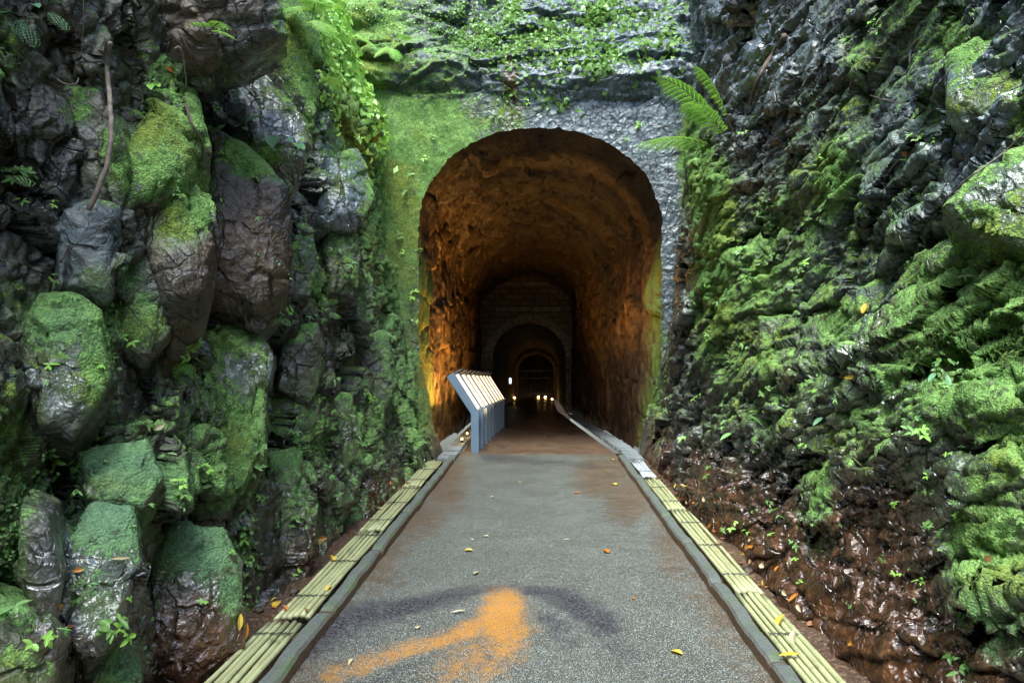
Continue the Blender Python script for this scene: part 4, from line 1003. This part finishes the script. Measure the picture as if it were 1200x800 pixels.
small_fern(243, 42, [(272, 46, .12), (232, 30, .1), (262, 30, .08)], 'small bright fern under the overhanging dark rock', LEAF_BRIGHT, .07)
small_fern(374, 105, [(392, 92, .2), (360, 98, .2)], 'small fern below the bright bank at upper left', LEAF_BRIGHT, .12)
small_fern(385, 365, [(395, 375, .15), (372, 358, .12), (392, 352, .1)], 'little fern rooted between left blocks at mid height', LEAF_PALE, .07)
small_fern(325, 372, [(338, 384, .12), (318, 384, .12)], 'small fern hanging below the rounded mossy block', LEAF_PALE, .06)
small_fern(18, 208, [(32, 222, .1), (8, 204, .06), (30, 203, .08)], 'small leafy fern on the dark far left rock', LEAF_PALE, .05)
small_fern(215, 425, [(205, 440, .08), (232, 405, .08), (222, 440, .08)], 'small fern at the left edge of the smooth sloping boulder', LEAF_BRIGHT, .05)
small_fern(410, 45, [(380, 35, .4), (440, 60, .4), (400, 20, .3)], 'large light green fern on the bright upper left bank', LEAF_BRIGHT, .13, 14, .1)
small_fern(365, 30, [(340, 20, .4), (385, 50, .4), (372, 10, .3)], 'yellowish fern at left of the bright upper left bank', LEAF_BRIGHT, .13, 14, .1)
small_fern(460, 55, [(440, 70, .3), (480, 45, .3), (465, 75, .3)], 'fern where the bright bank meets the rock above the arch', LEAF_BRIGHT, .13, 14, .08)
# broad-leaved plants
def broad(px, py, leaves, label, mat=LEAF_BLUE, wd=.75):
    h_ = hit(px, py)
    if not h_: return
    B = h_[0]; root = empty('broadleaf_plant', B, label, 'plant'); bs = bmesh.new()
    for (x, y, dy, L) in leaves:
        tip = Vector(W(x, y, B.y-dy))-B; m = tip*.6+Vector((0, 0, .03))
        add_tube(bs, [(0, 0, 0), m, tip], .002, 5)
        bl = bmesh.new(); d = Vector((tip.x, -.5*abs(tip.x)-.02, -.03)).normalized()
        leaf_shape(bl, tip-d*L*.15, d, Vector((0, -.45, .9)), L, L*wd, .22, 6); from_bm('leaf', bl, mat, root, None, True)
    from_bm('stem', bs, STEM, root)
broad(325, 172, [(305, 137, .12, .13), (318, 160, .14, .12), (335, 163, .12, .08), (345, 171, .1, .12)], 'broad pale green leaves on stalks right of the mossy pointed block')
broad(272, 148, [(262, 148, .08, .09), (284, 150, .08, .07)], 'low plant with two dull green leaves on the big brown block')
broad(178, 100, [(176, 99, .05, .05), (184, 99, .04, .04)], 'tiny round bright leaf pair on the pointed mossy block', LEAF_BRIGHT)
broad(970, 500, [(962, 490, .1, .10), (980, 505, .1, .10), (990, 470, .1, .09)], 'long pale leaves hanging from the middle of the right wall', LEAF_BLUE, .3)
broad(1100, 440, [(1110, 442, .08, .09), (1095, 438, .08, .08)], 'pointed pale leaves on the mossy right wall', LEAF_BLUE, .3)
broad(868, 500, [(855, 508, .1, .13), (880, 488, .1, .12)], 'narrow drooping leaf pair low on the right wall', LEAF_PALE, .3)
broad(1030, 30, [(1022, 26, .1, .07), (1040, 32, .1, .08), (1030, 38, .1, .06)], 'small leafy sprig high on the right wall', LEAF_BRIGHT, .5)
broad(30, 45, [(5, 15, .06, .09), (40, 5, .05, .06)], 'bluish broad leaf at the upper left edge', LEAF_BLUE, .6)

# ------------------------------------------------------------------ branches, roots, twigs
def stick(name, label, pts, r0, r1, mat=BARK, seg=8, cat='branch', grp=None):
    P = []
    for (px, py, off) in pts:
        h_ = hit(px, py)
        if h_: Y = h_[0].y
        P.append(Vector(W(px, py, (Y if h_ else 4)-off)))
    ref = np.median([p.y for p in P])
    P = [Vector(W(px, py, float(np.clip(p.y, ref-.35, ref+.35)))) for (px, py, o), p in zip(pts, P)]
    # smooth resample
    Q = []
    for i in range(len(P)-1):
        a = P[max(i-1, 0)]; b = P[i]; c_ = P[i+1]; d = P[min(i+2, len(P)-1)]
        for u in (0, .25, .5, .75):
            Q.append(.5*((2*b)+(c_-a)*u+(2*a-5*b+4*c_-d)*u*u+(3*b-a-3*c_+d)*u**3))
    Q.append(P[-1]); o0 = Q[0].copy(); m = len(Q)
    bm = bmesh.new(); add_tube(bm, [q-o0+Vector((rnd.uniform(-1, 1), rnd.uniform(-1, 1), rnd.uniform(-1, 1)))*r0*.18 for q in Q], [r0+(r1-r0)*k/(m-1) for k in range(m)], seg)
    o = from_bm(name, bm, mat, None, o0, True); tag(o, label, cat, grp)
stick('branch', 'long bare grey branch standing against the upper left blocks', [(104, 246, .02), (118, 215, .08), (128, 180, .1), (130, 140, .1), (127, 95, .1), (126, 75, .1), (129, 50, .1)], .011, .010)
stick('hanging_vine', 'thin pale vine hanging from the top of the dark overhang', [(98, -10, .08), (98, 30, .08), (96, 55, .06), (98, 78, .05)], .002, .002, ROOT, 5, 'vine')
stick('root', 'curled root loop on the dark rock left of the branch', [(66, 92, .05), (75, 98, .06), (88, 99, .06), (92, 92, .05)], .004, .003, BARK, 6, 'root')
stick('root', 'root pair dropping beside the pointed mossy block', [(212, 42, .1), (218, 55, .1), (226, 70, .09), (235, 95, .08), (243, 118, .04)], .008, .004, ROOT, 6, 'root')
stick('root', 'straight grey root beside the top of the pointed mossy block', [(205, 58, .08), (211, 56, .08), (216, 75, .08), (219, 108, .05)], .006, .005, BARK, 6, 'root')
stick('root', 'dark root running down the crack right of the pointed block', [(215, 115, .05), (225, 145, .06), (237, 170, .06), (240, 200, .04)], .009, .006, ROOT, 6, 'root')
stick('root', 'thin root crossing the grey cracked block', [(70, 308, .02), (90, 285, .03), (115, 270, .03), (128, 262, .02)], .003, .002, ROOT, 5, 'root')
stick('root', 'thin root on the lichen spotted block', [(130, 330, .02), (145, 350, .02), (160, 372, .02), (175, 385, .02)], .003, .002, ROOT, 5, 'root')
stick('log', 'dark mossy log lying against the upper right wall', [(920, 42, .08), (905, 65, .08), (890, 90, .08), (879, 122, .05)], .03, .018, ROOT, 9, 'log')
stick('twig', 'pale dead twig leaning on the upper right wall', [(1082, 42, .03), (1068, 55, .06), (1066, 75, .04)], .006, .003, BARK, 5, 'twig')
stick('twig', 'curved thin stem ending near an orange leaf on the right wall', [(1035, 212, .02), (1046, 195, .05), (1060, 182, .05)], .002, .0015, BARK, 5, 'twig')
stick('twig', 'dry stalk in the litter of the right wall ledge', [(1110, 232, .03), (1140, 205, .05), (1175, 180, .05), (1195, 160, .04)], .006, .003, BARK, 5, 'twig')
stick('twig', 'small brown twig crossing the crack below the right wall ledge', [(1048, 250, .03), (1055, 280, .05), (1062, 296, .03)], .003, .002, BARK, 5, 'twig')
stick('root', 'thin root hanging in a loop on the upper right wall', [(895, 190, .03), (896, 202, .06), (910, 204, .06), (921, 198, .03)], .002, .0015, BARK, 5, 'root')
stick('twig', 'short dead twigs caught under the upper right overhang', [(1020, 112, .05), (1040, 118, .08), (1062, 122, .03)], .004, .002, ROOT, 5, 'twig')
stick('vine', 'thin vine dangling above the middle of the arch', [(553, 0, .1), (558, 25, .1), (561, 50, .1), (562, 66, .06)], .006, .004, ROOT, 5, 'vine')

# ------------------------------------------------------------------ fallen leaves
YEL = leaf_material('yellow_leaf', (.50, .33, .03), (.70, .52, .10), .2)
ORA = leaf_material('orange_leaf', (.40, .13, .02), (.52, .22, .03), .2)
PAL = leaf_material('dry_leaf', (.42, .36, .20), (.60, .54, .36), .2)
BRN = leaf_material('brown_leaf', (.16, .07, .03), (.26, .12, .05), .1)
def leaf_mesh(L, wd, seed):
    bm = bmesh.new(); r_ = random.Random(seed)
    leaf_shape(bm, Vector((-L/2, 0, .004)), Vector((1, r_.uniform(-.1, .1), .12)), Vector((0, 0, 1)), L, wd, r_.uniform(-.05, .3), 6)
    me = bpy.data.meshes.new('fallen_leaf'); bm.to_mesh(me); bm.free(); return me
def fallen(px, py, L, wd, mat, label, grp=None, ang=None, z=None, me=None):
    if z is None:
        h_ = hit(px, py); p = h_[0] if h_ else ground_pt(px, py)
        nr = h_[1] if h_ else Vector((0, 0, 1))
    else: p = ground_pt(px, py, z); nr = Vector((0, 0, 1))
    me = leaf_mesh(L, wd, int(px*7+py)); me.materials.append(mat)
    o = bpy.data.objects.new('fallen_leaf', me); col.objects.link(o)
    o.location = p+nr*.006; o.rotation_mode = 'QUATERNION'
    o.rotation_quaternion = nr.to_track_quat('Z', 'Y') @ Matrix.Rotation(ang if ang is not None else rnd.uniform(0, 6.28), 3, 'Z').to_quaternion()
    tag(o, label, 'leaf', grp)
G2 = 'single leaves lying on the path'
for px, py, L, wd, m, lb, a in ((558, 673, .08, .03, PAL, 'pale curled leaf on the path above the orange stain', .1), (549, 646, .07, .045, YEL, 'round yellow leaf left of the path middle', 1), (711, 647, .075, .05, ORA, 'orange yellow leaf on the right half of the path', .3),
        (490, 736, .05, .028, PAL, 'small pale leaf on the dark damp band left of the stain', 2), (537, 718, .09, .02, PAL, 'thin pale leaf at the left edge of the orange stain', .2), (792, 765, .08, .04, YEL, 'yellow leaf at the lower right of the path', .4),
        (553, 633, .04, .02, PAL, 'tiny pale leaf at path middle left', .5), (665, 633, .06, .02, PAL, 'thin pale leaf lying right of path centre', .1), (717, 539, .09, .05, YEL, 'yellow leaf near the right tunnel foot', .3),
        (720, 568, .09, .07, YEL, 'broad yellow leaf on the brown patch at right', .6), (712, 554, .16, .022, BRN, 'reddish brown stick-like leaf on the brown patch at right', .05), (676, 578, .07, .05, ORA, 'orange leaf on the far right middle of the path', .3),
        (609, 566, .05, .03, PAL, 'pale fleck of leaf on the far middle path', .3), (577, 583, .06, .03, PAL, 'small pale leaf on the far left middle path', .3), (570, 629, .04, .03, PAL, 'tiny leaf scrap beside the path centre line', .9), (698, 527, .09, .04, YEL, 'thin yellow leaf just inside the tunnel mouth', .2),
        (742, 702, .04, .02, ORA, 'tiny red leaf scrap on the right of the path', .3), (411, 776, .05, .02, PAL, 'small pale sliver of leaf at the lower left of the path', .3)):
    fallen(px, py, L, wd, m, lb, G2, a)
for px, py, L, wd, m, lb in ((385, 690, .08, .03, YEL, 'yellow curled leaf lying across the left bamboo canes'), (358, 716, .035, .03, BRN, 'small brown leaf on the left bamboo canes'), (375, 700, .03, .02, BRN, 'dark leaf scrap on the left bamboo canes, farther from the viewer'), (333, 714, .05, .03, ORA, 'reddish leaf on the outer left bamboo cane'),
        (325, 709, .07, .06, YEL, 'bright yellow leaf in the left gutter soil'), (390, 655, .07, .05, YEL, 'yellow leaf farther along the left gutter soil'), (925, 770, .10, .04, YEL, 'yellow leaf on the right bamboo canes near the viewer'), (930, 748, .10, .05, PAL, 'pale leaf across the right bamboo canes'),
        (915, 728, .11, .06, YEL, 'large dry leaf in the right gutter'), (1061, 181, .05, .035, ORA, 'orange leaf caught on the upper right wall'), (1014, 362, .07, .04, YEL, 'yellow leaf caught mid height on the right wall'), (995, 440, .07, .025, YEL, 'thin yellow leaf hanging in a crack of the right wall'),
        (977, 630, .08, .02, LEAF_BRIGHT, 'slender green leaf stuck to the wet rust brown right wall'), (68, 712, .05, .022, ORA, 'red brown leaf stuck at the side of the wet boulder'), (80, 738, .045, .018, ORA, 'orange leaf below the wet boulder edge'), (140, 655, .07, .012, PAL, 'pale straw on the wet boulder'),
        (92, 668, .035, .018, ORA, 'orange leaf on the rippled wet boulder face'), (198, 82, .05, .02, ORA, 'orange dry leaf on top of the pointed mossy block'), (185, 500, .05, .03, PAL, 'whitish dead leaf in the gap beside the smooth boulder'), (1160, 655, .03, .03, BRN, 'tiny brown leaf on the lower right moss')):
    fallen(px, py, L, wd, m, lb, 'leaves caught on rock and bamboo')
for k in range(70):
    side = -1 if rnd.random() < .4 else 1
    y = rnd.uniform(3.6, 9.0); x = side*rnd.uniform(1.45, 1.75)+(-.1 if side < 0 else 0)
    px, py = CX+F*x/y, CY+F*1.6/y
    fallen(px, py, rnd.uniform(.03, .08), rnd.uniform(.02, .04), rnd.choice((BRN, BRN, YEL, PAL, ORA)), f'dead leaf in the litter of the {"left" if side < 0 else "right"} gutter beside the rock foot', f'leaf litter in the {"left" if side < 0 else "right"} gutter')
for k in range(26):
    side = -1 if rnd.random() < .5 else 1
    y = rnd.uniform(3.5, 9.0); x = side*rnd.uniform(1.45, 1.8)+(-.1 if side < 0 else 0); bm = bmesh.new(); r = rnd.uniform(.015, .04)
    bmesh.ops.create_icosphere(bm, subdivisions=2, radius=r)
    for v in bm.verts: v.co = Vector((v.co.x*1.2, v.co.y, v.co.z*.7))*(1+.25*float(fbm(np.array(v.co)/r*1.3+k*9, 2, 5)))
    tag(from_bm('pebble', bm, ROCK_B, None, (x, y, -.02), True), f'small stone lying in the {"left" if side < 0 else "right"} gutter at the rock foot', 'stone', f'stones in the {"left" if side < 0 else "right"} gutter')
